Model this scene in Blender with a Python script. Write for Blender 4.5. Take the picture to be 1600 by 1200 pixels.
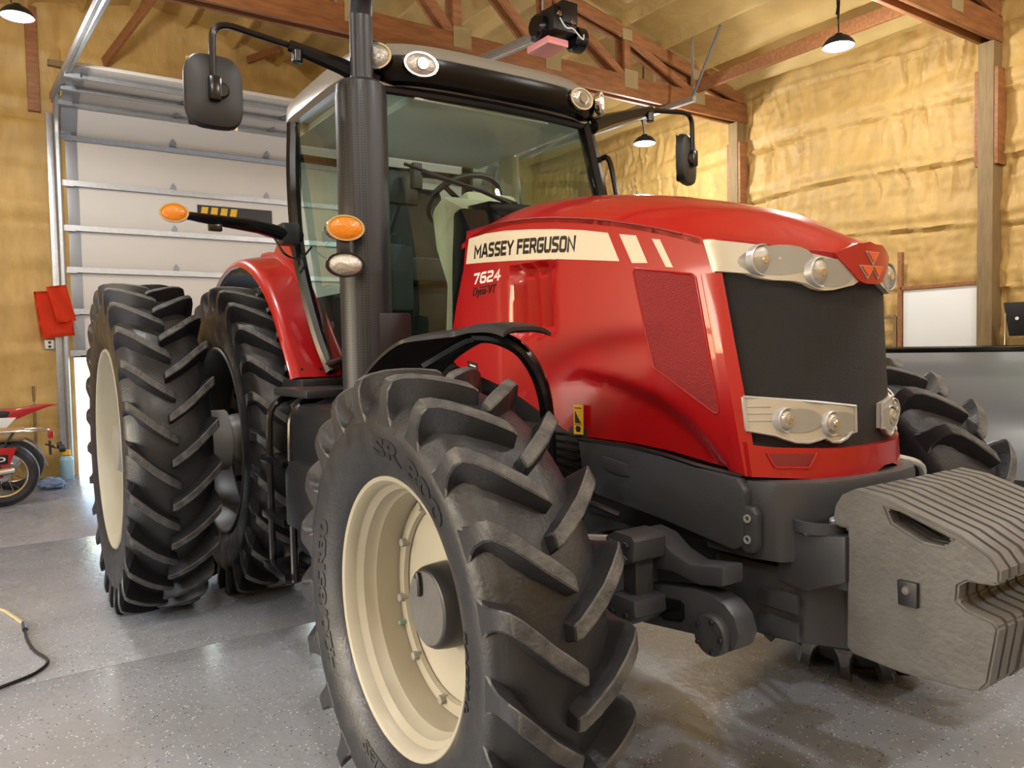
import bpy, bmesh, math, random
from mathutils import Vector, Matrix, noise
random.seed(7)
for o in list(bpy.data.objects): bpy.data.objects.remove(o)
scene = bpy.context.scene
C = scene.collection
PI = math.pi

# ---------------- camera ----------------
cam_data = bpy.data.cameras.new('camera'); cam = bpy.data.objects.new('camera', cam_data); C.objects.link(cam)
cam_data.sensor_width = 36; cam_data.lens = 1206.345 / 1600 * 36; cam_data.clip_start = .05; cam_data.clip_end = 300
_r = Vector((.56071974, .82778292, -.01920443)); _u = Vector((-.02467683, .03988978, .99889932)); _f = Vector((-.82763786, .55962866, -.04279405))
cam.matrix_world = Matrix(((_r.x, _u.x, -_f.x, 2.0576), (_r.y, _u.y, -_f.y, -2.1601), (_r.z, _u.z, -_f.z, 1.4714), (0, 0, 0, 1)))
scene.camera = cam

# ---------------- daylight outside ----------------
world = bpy.data.worlds.new('sky'); scene.world = world; world.use_nodes = True
nt = world.node_tree; bg = nt.nodes['Background']
sky = nt.nodes.new('ShaderNodeTexSky'); sky.sky_type = 'NISHITA'; sky.sun_elevation = math.radians(28); sky.sun_rotation = math.radians(200); sky.sun_disc = False
nt.links.new(sky.outputs[0], bg.inputs[0]); bg.inputs[1].default_value = 0.85
sun = bpy.data.lights.new('sun', 'SUN'); sun.energy = 3.5; sun.angle = .01; sun.color = (1, .95, .86)
so = bpy.data.objects.new('sun', sun); C.objects.link(so); so.rotation_euler = (math.radians(62), 0, math.radians(-62))

# ---------------- exposure ----------------
scene.view_settings.view_transform = 'Standard'; scene.view_settings.look = 'None'
scene.view_settings.gamma = 1; scene.view_settings.use_curve_mapping = False
scene.view_settings.exposure = -0.07
LAMP_W = 115

# ---------------- materials ----------------
def srgb(r, g, b):
    f = lambda c: c / 12.92 if c <= .04045 else ((c + .055) / 1.055) ** 2.4
    return (f(r / 255), f(g / 255), f(b / 255), 1)
def mat(name, col, rough=.5, metal=0, bump=0, bscale=40, var=0, vscale=6, coat=0, spec=.5, stretch=None, rvar=0, col2=None):
    m = bpy.data.materials.new(name); m.use_nodes = True; t = m.node_tree; b = t.nodes['Principled BSDF']
    b.inputs['Base Color'].default_value = col; b.inputs['Roughness'].default_value = rough; b.inputs['Metallic'].default_value = metal
    b.inputs['Specular IOR Level'].default_value = spec
    if coat: b.inputs['Coat Weight'].default_value = coat; b.inputs['Coat Roughness'].default_value = .06
    if bump or var or rvar:
        tc = t.nodes.new('ShaderNodeTexCoord'); mp = t.nodes.new('ShaderNodeMapping'); t.links.new(tc.outputs['Object'], mp.inputs[0])
        if stretch: mp.inputs['Scale'].default_value = stretch
    if bump:
        n = t.nodes.new('ShaderNodeTexNoise'); n.inputs['Scale'].default_value = bscale; n.inputs['Detail'].default_value = 5
        t.links.new(mp.outputs[0], n.inputs['Vector'])
        bp = t.nodes.new('ShaderNodeBump'); bp.inputs['Strength'].default_value = bump; bp.inputs['Distance'].default_value = .02
        t.links.new(n.outputs['Fac'], bp.inputs['Height']); t.links.new(bp.outputs[0], b.inputs['Normal'])
    if var:
        n = t.nodes.new('ShaderNodeTexNoise'); n.inputs['Scale'].default_value = vscale; n.inputs['Detail'].default_value = 6
        t.links.new(mp.outputs[0], n.inputs['Vector'])
        rp = t.nodes.new('ShaderNodeValToRGB'); rp.color_ramp.elements[0].position = .35; rp.color_ramp.elements[1].position = .68
        c2 = col2 or tuple(c * (1 - var) for c in col[:3]) + (1,)
        rp.color_ramp.elements[0].color = c2; rp.color_ramp.elements[1].color = col
        t.links.new(n.outputs['Fac'], rp.inputs[0]); t.links.new(rp.outputs[0], b.inputs['Base Color'])
    if rvar:
        n = t.nodes.new('ShaderNodeTexNoise'); n.inputs['Scale'].default_value = vscale * 1.7; n.inputs['Detail'].default_value = 4
        t.links.new(mp.outputs[0], n.inputs['Vector'])
        mr = t.nodes.new('ShaderNodeMapRange'); mr.inputs['From Min'].default_value = .3; mr.inputs['From Max'].default_value = .7
        mr.inputs['To Min'].default_value = max(.03, rough - rvar); mr.inputs['To Max'].default_value = rough + rvar
        t.links.new(n.outputs['Fac'], mr.inputs[0]); t.links.new(mr.outputs[0], b.inputs['Roughness'])
    return m
def emit(name, col, s):
    m = bpy.data.materials.new(name); m.use_nodes = True; b = m.node_tree.nodes['Principled BSDF']
    b.inputs['Base Color'].default_value = col; b.inputs['Emission Color'].default_value = col; b.inputs['Emission Strength'].default_value = s
    return m
def glassm(name, tint, refl=1.0):
    m = bpy.data.materials.new(name); m.use_nodes = True; t = m.node_tree; t.nodes.clear()
    out = t.nodes.new('ShaderNodeOutputMaterial'); mx = t.nodes.new('ShaderNodeMixShader'); tr = t.nodes.new('ShaderNodeBsdfTransparent'); gl = t.nodes.new('ShaderNodeBsdfGlossy')
    fr = t.nodes.new('ShaderNodeFresnel'); ge = t.nodes.new('ShaderNodeNewGeometry'); io = t.nodes.new('ShaderNodeMath'); io.operation = 'MULTIPLY_ADD'; io.inputs[1].default_value = -.8333; io.inputs[2].default_value = 1.5; t.links.new(ge.outputs['Backfacing'], io.inputs[0]); t.links.new(io.outputs[0], fr.inputs[0])
    tr.inputs[0].default_value = tint; gl.inputs['Roughness'].default_value = .01
    mu = t.nodes.new('ShaderNodeMath'); mu.operation = 'MULTIPLY'; mu.inputs[1].default_value = refl; mu.use_clamp = True
    t.links.new(fr.outputs[0], mu.inputs[0]); t.links.new(mu.outputs[0], mx.inputs[0]); t.links.new(tr.outputs[0], mx.inputs[1]); t.links.new(gl.outputs[0], mx.inputs[2]); t.links.new(mx.outputs[0], out.inputs[0])
    return m
M = {}
M['red'] = mat('red_paint', srgb(164, 12, 20), .32, coat=.6)
M['redmesh'] = mat('red_mesh', srgb(140, 28, 32), .6, bump=.5, bscale=260)
M['darkred'] = mat('dark_red_plastic', srgb(120, 30, 34), .5)
M['charcoal'] = mat('charcoal_paint', srgb(60, 63, 69), .40, bump=.05, bscale=120)
M['iron'] = mat('grey_cast_iron', srgb(104, 104, 104), .5, bump=.18, bscale=60, var=.22, vscale=9)
M['black'] = mat('black_plastic', srgb(30, 31, 34), .45, bump=.05, bscale=200)
M['gloss'] = mat('gloss_black', srgb(14, 15, 20), .2)
M['grille'] = mat('black_grille_mesh', srgb(20, 20, 22), .6, bump=.6, bscale=400)
M['steelblack'] = mat('black_steel', srgb(42, 43, 48), .38, metal=.2, var=.12, vscale=14)
M['tankblack'] = mat('black_tank_plastic', srgb(26, 28, 33), .28)
M['innerrim'] = mat('dark_grey_rim', srgb(96, 98, 102), .4, metal=.3)
M['rubber'] = mat('tyre_rubber', srgb(42, 44, 49), .42, bump=.1, bscale=90, var=.3, vscale=7, rvar=.12)
M['lug'] = mat('worn_lug_rubber', srgb(104, 103, 101), .6, bump=.35, bscale=60, var=.5, vscale=11, col2=srgb(58, 59, 62))
M['letter'] = mat('raised_letter_rubber', srgb(24, 24, 26), .5)
M['cream'] = mat('cream_rim_paint', srgb(178, 173, 156), .38, var=.08, vscale=3)
M['greyrim'] = mat('grey_rim_paint', srgb(150, 148, 142), .4)
M['silver'] = mat('silver_paint', srgb(186, 188, 192), .35, metal=.5)
M['stripe'] = mat('cream_decal', srgb(214, 207, 188), .35)
M['decalblack'] = mat('black_decal', srgb(22, 21, 22), .4)
M['white'] = mat('white_paint', srgb(236, 236, 234), .4)
M['lamppanel'] = mat('silver_lamp_panel', srgb(192, 188, 176), .3, metal=.25)
M['chrome'] = mat('chrome', srgb(225, 225, 225), .12, metal=1)
M['lens'] = mat('clear_lamp_lens', srgb(190, 190, 184), .14, metal=.6, bump=.35, bscale=90)
M['amber'] = mat('amber_lens', srgb(232, 138, 24), .2, bump=.3, bscale=80, coat=.5)
M['roof'] = mat('warm_grey_roof', srgb(126, 123, 116), .3, coat=.3)
M['eave'] = mat('light_grey_eave', srgb(196, 200, 204), .25)
M['liner'] = mat('pale_headliner', srgb(232, 236, 230), .7)
M['beige'] = mat('beige_interior', srgb(186, 182, 160), .6, bump=.1, bscale=120)
M['seat'] = mat('grey_seat_fabric', srgb(70, 76, 80), .9, bump=.2, bscale=180)
M['glass'] = glassm('cab_glass', (.82, .94, .90, 1), 1.1)
M['sideglass'] = glassm('side_cab_glass', (.58, .74, .68, 1), 2.4)
M['foam'] = mat('spray_foam', srgb(200, 164, 96), .55, bump=.8, bscale=5, var=.18, vscale=2.5, stretch=(2.6, 2.6, 1))
M['foamceil'] = mat('spray_foam_ceiling', srgb(206, 174, 108), .62, bump=.8, bscale=9, var=.2, vscale=2.0)
M['wood'] = mat('fir_timber', srgb(160, 106, 64), .6, var=.35, vscale=5, stretch=(6, 1, 6), bump=.08, bscale=40)
M['post'] = mat('treated_post', srgb(142, 118, 80), .75, var=.25, vscale=6, stretch=(8, 8, .8), bump=.15, bscale=30)
M['plate'] = mat('truss_plate', srgb(176, 160, 120), .5, metal=.4, bump=.6, bscale=160)
M['galv'] = mat('galvanised_steel', srgb(186, 190, 194), .35, metal=.7, var=.12, vscale=20)
M['doorpanel'] = mat('white_door_panel', srgb(212, 208, 202), .5)
M['doorend'] = mat('door_end_stile', srgb(150, 154, 160), .45, metal=.4)
M['orange'] = mat('orange_flag_cloth', srgb(238, 70, 30), .8, bump=.2, bscale=120)
M['yellow'] = mat('yellow_print', srgb(226, 178, 30), .5)
M['lampwhite'] = emit('lit_lamp_lens', (1, .98, .93, 1), 60)
M['truck'] = mat('silver_truck_paint', srgb(176, 182, 190), .3, metal=.55, coat=.6)
M['tan'] = mat('tan_vinyl', srgb(170, 140, 104), .6)
M['motored'] = mat('motorcycle_red', srgb(176, 28, 32), .35, coat=.4)
M['board'] = mat('white_board', srgb(232, 233, 230), .5)
M['cord_tan'] = mat('tan_cord', srgb(196, 180, 140), .6)
M['dirt'] = mat('gravel_outside', srgb(200, 195, 185), .9, var=.2, vscale=5)
M['pink'] = mat('pink_lens_cover', srgb(226, 150, 150), .35)
M['emborange'] = mat('emblem_orange', srgb(214, 92, 40), .4)
M['bluerag'] = mat('blue_rag', srgb(130, 150, 190), .9)
M['jug'] = mat('pale_blue_jug', srgb(160, 200, 220), .35)
M['green'] = mat('green_plastic', srgb(120, 160, 150), .5)

def floor_mat():
    m = bpy.data.materials.new('painted_concrete'); m.use_nodes = True; t = m.node_tree; b = t.nodes['Principled BSDF']
    class tc: outputs = {'Object': t.nodes.new('ShaderNodeNewGeometry').outputs['Position']}
    def nz(s, d, r=.5):
        n = t.nodes.new('ShaderNodeTexNoise'); n.inputs['Scale'].default_value = s; n.inputs['Detail'].default_value = d; n.inputs['Roughness'].default_value = r
        t.links.new(tc.outputs['Object'], n.inputs['Vector']); return n
    def ramp(src, a, ca, e, ce):
        r = t.nodes.new('ShaderNodeValToRGB'); r.color_ramp.elements[0].position = a; r.color_ramp.elements[0].color = ca
        r.color_ramp.elements[1].position = e; r.color_ramp.elements[1].color = ce; t.links.new(src, r.inputs[0]); return r
    base = ramp(nz(1.6, 6, .6).outputs['Fac'], .35, srgb(142, 147, 156), .75, srgb(158, 163, 172))
    stain = ramp(nz(.55, 4).outputs['Fac'], .48, (0, 0, 0, 1), .80, (1, 1, 1, 1))
    mx = t.nodes.new('ShaderNodeMix'); mx.data_type = 'RGBA'; t.links.new(stain.outputs[0], mx.inputs[0])
    t.links.new(base.outputs[0], mx.inputs[6]); mx.inputs[7].default_value = srgb(138, 136, 134)
    last = mx.outputs[2]
    for sc, th, col in ((130, .04, srgb(235, 235, 235)), (120, .03, srgb(50, 50, 54))):
        v = t.nodes.new('ShaderNodeTexVoronoi'); v.inputs['Scale'].default_value = sc; t.links.new(tc.outputs['Object'], v.inputs['Vector'])
        wn = t.nodes.new('ShaderNodeTexWhiteNoise'); t.links.new(v.outputs['Color'], wn.inputs['Vector'])
        lt = t.nodes.new('ShaderNodeMath'); lt.operation = 'LESS_THAN'; lt.inputs[1].default_value = th; t.links.new(wn.outputs['Value'], lt.inputs[0])
        d = t.nodes.new('ShaderNodeMath'); d.operation = 'LESS_THAN'; d.inputs[1].default_value = .45; t.links.new(v.outputs['Distance'], d.inputs[0])
        mu = t.nodes.new('ShaderNodeMath'); mu.operation = 'MULTIPLY'; t.links.new(lt.outputs[0], mu.inputs[0]); t.links.new(d.outputs[0], mu.inputs[1])
        m2 = t.nodes.new('ShaderNodeMix'); m2.data_type = 'RGBA'; t.links.new(mu.outputs[0], m2.inputs[0]); t.links.new(last, m2.inputs[6]); m2.inputs[7].default_value = col; last = m2.outputs[2]
    t.links.new(last, b.inputs['Base Color'])
    rr = t.nodes.new('ShaderNodeMapRange'); t.links.new(nz(2.2, 5).outputs['Fac'], rr.inputs[0]); rr.inputs[1].default_value = .3; rr.inputs[2].default_value = .7; rr.inputs[3].default_value = .2; rr.inputs[4].default_value = .32
    t.links.new(rr.outputs[0], b.inputs['Roughness'])
    bp = t.nodes.new('ShaderNodeBump'); bp.inputs['Strength'].default_value = .12; bp.inputs['Distance'].default_value = .02; t.links.new(nz(22, 4).outputs['Fac'], bp.inputs['Height']); t.links.new(bp.outputs[0], b.inputs['Normal'])
    return m
M['floor'] = floor_mat()
def stack_mat():      # perforated heat guard: small dark holes
    m = mat('perforated_guard', srgb(46, 48, 53), .4, metal=.3); t = m.node_tree; b = t.nodes['Principled BSDF']
    tc = t.nodes.new('ShaderNodeTexCoord'); v = t.nodes.new('ShaderNodeTexVoronoi'); v.inputs['Scale'].default_value = 85; v.inputs['Randomness'].default_value = .0
    t.links.new(tc.outputs['Object'], v.inputs['Vector']); r = t.nodes.new('ShaderNodeValToRGB'); r.color_ramp.elements[0].position = .3; r.color_ramp.elements[1].position = .36
    r.color_ramp.elements[0].color = srgb(14, 14, 16); r.color_ramp.elements[1].color = srgb(50, 52, 57); t.links.new(v.outputs['Distance'], r.inputs[0]); t.links.new(r.outputs[0], b.inputs['Base Color'])
    return m
M['guard'] = stack_mat()

# ---------------- helpers ----------------
def WL(o):
    v = Vector((0, 0, 0))
    while o: v = v + o.location; o = o.parent
    return v
def finish(bm, name, m, parent=None, angle=35, center=None):
    bmesh.ops.recalc_face_normals(bm, faces=bm.faces)
    a = math.radians(angle)
    for f in bm.faces: f.smooth = True
    for e in bm.edges:
        if len(e.link_faces) == 2 and e.calc_face_angle(0) > a: e.smooth = False
    if center is None:
        lo = Vector([min(v.co[i] for v in bm.verts) for i in range(3)]); hi = Vector([max(v.co[i] for v in bm.verts) for i in range(3)])
        center = (lo + hi) / 2
    c = Vector(center)
    for v in bm.verts: v.co -= c
    me = bpy.data.meshes.new(name); bm.to_mesh(me); bm.free()
    for mm in (m if isinstance(m, (list, tuple)) else [m]): me.materials.append(M[mm])
    o = bpy.data.objects.new(name, me); C.objects.link(o)
    o.parent = parent; o.location = c - (WL(parent) if parent else Vector((0, 0, 0)))
    return o
def tag(o, label=None, cat=None, group=None, kind=None):
    for k, v in (('label', label), ('category', cat), ('group', group), ('kind', kind)):
        if v: o[k] = v
    return o
def empty(name, loc, parent=None):
    o = bpy.data.objects.new(name, None); C.objects.link(o); o.empty_display_size = .1
    o.parent = parent; o.location = Vector(loc) - (WL(parent) if parent else Vector((0, 0, 0))); return o
def box(bm, c, s, R=None):
    r = bmesh.ops.create_cube(bm, size=1)['verts']
    for v in r:
        q = Vector((v.co.x * s[0], v.co.y * s[1], v.co.z * s[2]))
        if R is not None: q = R @ q
        v.co = q + Vector(c)
    return r
def bev(bm, w=.01, seg=2):
    es = [e for e in bm.edges if len(e.link_faces) == 2 and e.calc_face_angle(0) > .5]
    if w: bmesh.ops.bevel(bm, geom=es, offset=w, segments=seg, affect='EDGES', profile=.6, clamp_overlap=True)
def Box(name, c, s, m, parent=None, b=.008, R=None):
    bm = bmesh.new(); box(bm, c, s, R); bev(bm, b); return finish(bm, name, m, parent)
def frame_of(d):
    d = d.normalized(); a = Vector((0, 0, 1)) if abs(d.z) < .95 else Vector((1, 0, 0))
    s = d.cross(a).normalized(); return s, s.cross(d).normalized()
def beam(bm, p, q, w, h):
    p, q = Vector(p), Vector(q); d = q - p; s, u = frame_of(d)
    vs = [bm.verts.new(P + s * (i * w / 2) + u * (j * h / 2)) for P in (p, q) for i, j in ((-1, -1), (1, -1), (1, 1), (-1, 1))]
    for f in ((0, 1, 2, 3), (4, 5, 6, 7), (0, 1, 5, 4), (1, 2, 6, 5), (2, 3, 7, 6), (3, 0, 4, 7)): bm.faces.new([vs[i] for i in f])
def Beam(name, p, q, w, h, m, parent=None, b=.004):
    bm = bmesh.new(); beam(bm, p, q, w, h); bmesh.ops.recalc_face_normals(bm, faces=bm.faces); bev(bm, b, 1); return finish(bm, name, m, parent)
def smoothpath(pts, n=6):
    pts = [Vector(p) for p in pts]
    if len(pts) < 3: return pts
    P = [pts[0] * 2 - pts[1]] + pts + [pts[-1] * 2 - pts[-2]]; out = []
    for i in range(1, len(P) - 2):
        a, b, c, d = P[i - 1:i + 3]
        for k in range(n):
            t = k / n; out.append(.5 * ((2 * b) + (c - a) * t + (2 * a - 5 * b + 4 * c - d) * t * t + (3 * b - a - 3 * c + d) * t ** 3))
    out.append(pts[-1]); return out
def tube(bm, pts, r, n=10, rs=None):
    pts = [Vector(p) for p in pts]; rings = []; up = None
    for i, p in enumerate(pts):
        d = (pts[min(i + 1, len(pts) - 1)] - pts[max(i - 1, 0)]).normalized()
        if up is None: s, up = frame_of(d)
        s = d.cross(up); s = s.normalized() if s.length > 1e-6 else frame_of(d)[0]; up = s.cross(d).normalized()
        rr = rs[i] if rs else r
        rings.append([bm.verts.new(p + (s * math.cos(2 * PI * k / n) + up * math.sin(2 * PI * k / n)) * rr) for k in range(n)])
    for a, b in zip(rings, rings[1:]):
        for k in range(n): bm.faces.new((a[k], a[(k + 1) % n], b[(k + 1) % n], b[k]))
    bm.faces.new(rings[0][::-1]); bm.faces.new(rings[-1])
def Tube(name, pts, r, m, parent=None, n=10, smooth=0, rs=None):
    bm = bmesh.new(); tube(bm, smoothpath(pts, smooth) if smooth else pts, r, n, rs); return finish(bm, name, m, parent)
def lathe(bm, prof, c, axis=(0, 1, 0), n=48, closed=False, a0=0, a1=2 * PI):
    ax = Vector(axis).normalized(); s, u = frame_of(ax); c = Vector(c); full = abs(a1 - a0 - 2 * PI) < 1e-6
    N = n if full else n + 1; rings = []
    for h, r in prof:
        if r < 1e-6: rings.append([bm.verts.new(c + ax * h)])
        else: rings.append([bm.verts.new(c + ax * h + (s * math.cos(a0 + (a1 - a0) * k / n) + u * math.sin(a0 + (a1 - a0) * k / n)) * r) for k in range(N)])
    pr = list(zip(rings, rings[1:])) + ([(rings[-1], rings[0])] if closed else [])
    for a, b in pr:
        for k in range(n):
            k2 = (k + 1) % N
            if len(a) == 1 and len(b) == 1: continue
            if len(a) == 1: bm.faces.new((a[0], b[k2], b[k]))
            elif len(b) == 1: bm.faces.new((a[k], a[k2], b[0]))
            else: bm.faces.new((a[k], a[k2], b[k2], b[k]))
def Lathe(name, prof, c, m, parent=None, axis=(0, 1, 0), n=48, closed=False, angle=30):
    bm = bmesh.new(); lathe(bm, prof, c, axis, n, closed); return finish(bm, name, m, parent, angle)
def disc(name, c, axis, r, h, m, parent=None, n=24, b=.2):
    e = min(h, r) * b
    return Lathe(name, [(-h / 2, 0), (-h / 2, r - e), (-h / 2 + e, r), (h / 2 - e, r), (h / 2, r - e), (h / 2, 0)], c, m, parent, axis, n)
def prism(bm, poly, fn, d0, d1):
    a = [bm.verts.new(fn(u, v, d0)) for u, v in poly]; b = [bm.verts.new(fn(u, v, d1)) for u, v in poly]
    n = len(poly); bm.faces.new(a); bm.faces.new(b[::-1])
    for i in range(n): bm.faces.new((a[i], a[(i + 1) % n], b[(i + 1) % n], b[i]))
def XZ(u, v, d): return Vector((u, d, v))
def YZ(u, v, d): return Vector((d, u, v))
def Prism(name, poly, y0, y1, m, parent=None, b=.008, fn=XZ):
    bm = bmesh.new(); prism(bm, poly, fn, y0, y1); bmesh.ops.recalc_face_normals(bm, faces=bm.faces); bev(bm, b); bmesh.ops.triangulate(bm, faces=[f for f in bm.faces if len(f.verts) > 4]); return finish(bm, name, m, parent)
def sheet(poly, step):
    bm = bmesh.new(); bm.faces.new([bm.verts.new((u, v, 0)) for u, v in poly])
    for ax in (0, 1):
        lo = min(p[ax] for p in poly); hi = max(p[ax] for p in poly); k = lo + step
        while k < hi - 1e-4:
            co = [0, 0, 0]; no = [0, 0, 0]; co[ax] = k; no[ax] = 1
            bmesh.ops.bisect_plane(bm, geom=bm.verts[:] + bm.edges[:] + bm.faces[:], plane_co=co, plane_no=no, dist=1e-5); k += step
    return bm
def Sheet(name, poly, step, fn, m, parent=None, th=.012, angle=35):
    bm = sheet(poly, step); bmesh.ops.triangulate(bm, faces=[f for f in bm.faces if len(f.verts) > 4])
    uv = {v: (v.co.x, v.co.y) for v in bm.verts}
    top = list(bm.faces); new = {v: bm.verts.new(Vector(fn(*uv[v], 0))) for v in uv}
    bound = [e for e in bm.edges if len(e.link_faces) == 1]; be = [(e.verts[0], e.verts[1]) for e in bound]
    fs = [[v for v in f.verts] for f in top]
    for f in fs: bm.faces.new([new[v] for v in f][::-1])
    for a, b in be: bm.faces.new((a, b, new[b], new[a]))
    for v, (x, y) in uv.items(): v.co = Vector(fn(x, y, th))
    return finish(bm, name, m, parent, angle)
def grid(name, nu, nv, fn, m, keep=None, parent=None, angle=60):
    bm = bmesh.new(); V = [[bm.verts.new(fn(i / nu, j / nv)) for j in range(nv + 1)] for i in range(nu + 1)]
    for i in range(nu):
        for j in range(nv):
            if keep is None or keep((i + .5) / nu, (j + .5) / nv): bm.faces.new((V[i][j], V[i + 1][j], V[i + 1][j + 1], V[i][j + 1]))
    for v in [v for v in bm.verts if not v.link_faces]: bm.verts.remove(v)
    return finish(bm, name, m, parent, angle)
def text_mesh(body, size, bold=.0, shear=0, align='LEFT', spacing=1.0):
    cu = bpy.data.curves.new('txt', 'FONT'); cu.body = body; cu.size = size; cu.offset = bold; cu.shear = shear; cu.align_x = align; cu.space_character = spacing; cu.extrude = .0008; cu.resolution_u = 3
    o = bpy.data.objects.new('txt', cu); C.objects.link(o); bpy.context.view_layer.update()
    me = bpy.data.meshes.new_from_object(o.evaluated_get(bpy.context.evaluated_depsgraph_get())); bpy.data.objects.remove(o); bpy.data.curves.remove(cu)
    return me
def Text(name, body, fn, m, parent=None, size=1.0, bold=0, shear=0, width=None, height=None, spacing=1.0):
    me = text_mesh(body, size, bold, shear, spacing=spacing); bm = bmesh.new(); bm.from_mesh(me); bpy.data.meshes.remove(me)
    x0 = min(v.co.x for v in bm.verts); x1 = max(v.co.x for v in bm.verts); y0 = min(v.co.y for v in bm.verts); y1 = max(v.co.y for v in bm.verts)
    for v in bm.verts:
        u = (v.co.x - x0) * (width / (x1 - x0) if width else 1); w = (v.co.y - y0) * (height / (y1 - y0) if height else 1)
        v.co = Vector(fn(u, w, v.co.z))
    return finish(bm, name, m, parent)
def dup(o, name=None, parent=None, loc=None):
    c = o.copy(); c.name = name or o.name; C.objects.link(c); c.parent = parent
    if loc is not None: c.location = Vector(loc)
    return c

GLY = {'M': (.86, [[(0, 0), (0, 1), (.43, .35), (.86, 1), (.86, 0)]]), 'A': (.74, [[(0, 0), (.30, 1), (.44, 1), (.74, 0)], [(.14, .27), (.60, .27)]]), 'S': (.62, [[(.58, 1), (.10, 1), (0, .88), (0, .64), (.10, .54), (.52, .46), (.62, .36), (.62, .12), (.52, 0), (.04, 0)]]),
       'E': (.56, [[(.56, 1), (0, 1), (0, 0), (.56, 0)], [(0, .5), (.5, .5)]]), 'Y': (.68, [[(0, 1), (.34, .45), (.68, 1)], [(.34, .5), (.34, 0)]]), 'F': (.54, [[(.54, 1), (0, 1), (0, 0)], [(0, .5), (.48, .5)]]),
       'R': (.64, [[(0, 0), (0, 1), (.52, 1), (.62, .88), (.62, .58), (.52, .46), (0, .46)], [(.38, .46), (.64, 0)]]), 'G': (.62, [[(.60, 1), (.10, 1), (0, .88), (0, .12), (.10, 0), (.52, 0), (.62, .12), (.62, .48), (.34, .48)]]),
       'U': (.62, [[(0, 1), (0, .12), (.10, 0), (.52, 0), (.62, .12), (.62, 1)]]), 'O': (.64, [[(.1, 0), (.54, 0), (.64, .12), (.64, .88), (.54, 1), (.1, 1), (0, .88), (0, .12), (.1, 0)]]), 'N': (.68, [[(0, 0), (0, 1), (.68, 0), (.68, 1)]]),
       '7': (.60, [[(0, 1), (.60, 1), (.22, 0)]]), '6': (.62, [[(.56, 1), (.14, 1), (0, .84), (0, .12), (.10, 0), (.52, 0), (.62, .12), (.62, .44), (.52, .56), (0, .56)]]), '2': (.62, [[(.03, 1), (.52, 1), (.62, .88), (.62, .62), (.52, .5), (.1, .44), (0, .32), (0, 0), (.62, 0)]]), '4': (.66, [[(.46, 0), (.46, 1), (0, .30), (.66, .30)]])}
def stroke_text(name, body, fn, m, parent, width, height, th=.2, shear=.18, gap=.30, space=.42, e=.0012):
    bm = bmesh.new(); x = 0; polys = []
    for ch in body:
        if ch == ' ': x += space; continue
        w, strokes = GLY[ch]
        for st in strokes:
            P = [Vector((x + u, v * (1 - th) + th / 2)) for u, v in st]; closed = (P[0] - P[-1]).length < 1e-6
            L, R = [], []
            for i, p in enumerate(P):
                a = P[i - 1] if i > 0 else (P[-2] if closed else None); b = P[i + 1] if i < len(P) - 1 else (P[1] if closed else None)
                d0 = (p - a).normalized() if a is not None else None; d1 = (b - p).normalized() if b is not None else None
                if d0 is None: d0 = d1; p = p - d1 * (th / 2 if abs(d1.x) * abs(d1.y) < .05 and len(st) > 2 else th * .5)
                if d1 is None: d1 = d0; p = p + d0 * (th / 2)
                n0 = Vector((-d0.y, d0.x)); n1 = Vector((-d1.y, d1.x)); mm = (n0 + n1); mm.normalize(); k = th / 2 / max(.55, mm.dot(n0))
                L.append(p + mm * k); R.append(p - mm * k)
            for i in range(len(P) - 1): polys.append((L[i], L[i + 1], R[i + 1], R[i]))
        x += w + gap
    tot = x - gap + th / 2
    def mp(q, d):
        q = Vector((q.x, min(1, max(0, q.y)))); return Vector(fn((q.x + th / 2 + q.y * shear) / (tot + th + shear) * width, q.y * height, d))
    for quad in polys:
        a = [bm.verts.new(mp(q, 0)) for q in quad]; b = [bm.verts.new(mp(q, e)) for q in quad]
        bm.faces.new(b); bm.faces.new(a[::-1])
        for i in range(4): bm.faces.new((a[i], a[(i + 1) % 4], b[(i + 1) % 4], b[i]))
    return finish(bm, name, m, parent)
# ================= the building =================
XB, YR, YL, XF = -9.2, 6.0, -6.5, 6.5          # back wall, right wall, left wall, front wall
EAVE, RIDGE_Y, SLOPE = 4.72, -.25, .22
def roof_z(y): return EAVE + SLOPE * (YR - RIDGE_Y - abs(y - RIDGE_Y))
def foam(u, z, seed=0.0):
    # lumpy sprayed foam: bulges over hidden girts, vertical runs, fine lumps
    zz = z + .10 * noise.noise(Vector((u * .45, z * .5, seed + 20)))
    g = (zz / .62) % 1.0; band = math.exp(-((g - .5) / .17) ** 2)
    ledge = math.exp(-((g - .30) / .03) ** 2) * (.5 + .9 * max(0, noise.noise(Vector((u * 1.1, int(zz / .62) * 3.1, seed)))))
    d = .042 * band * (.75 + .5 * noise.noise(Vector((u * .8, z * 2, seed)))) + .03 * ledge
    q = Vector((u * 5.5 + .5 * noise.noise(Vector((u * 2, z * 3, seed))), z * .9, seed + 3)); run = (1 - abs(noise.noise(q)) * 2.2)
    sel = max(0, min(1, .5 + 1.4 * noise.noise(Vector((u * .7, z * .9, seed + 31)))))
    d += .032 * max(0, run) ** 3 * (1 - band) * sel + .02 * noise.noise(Vector((u * 1.7, z * 1.7, seed + 9))) + .007 * noise.noise(Vector((u * 12, z * 12, seed)))
    d += .012 * max(0, noise.noise(Vector((u * 3, z * 16, seed + 5))))
    w = noise.noise(Vector((u * 3.3 + .25 * noise.noise(Vector((u * 3, z * 4, seed))), z * .35, seed + 17)))      # drip grooves between the girts
    d -= .030 * math.exp(-(w / .07) ** 2) * (1 - band) * sel + .022 * math.exp(-((g - .22) / .025) ** 2) * max(0, .4 + noise.noise(Vector((u * 1.6, z, seed + 40))))
    return d * 1.35
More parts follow.
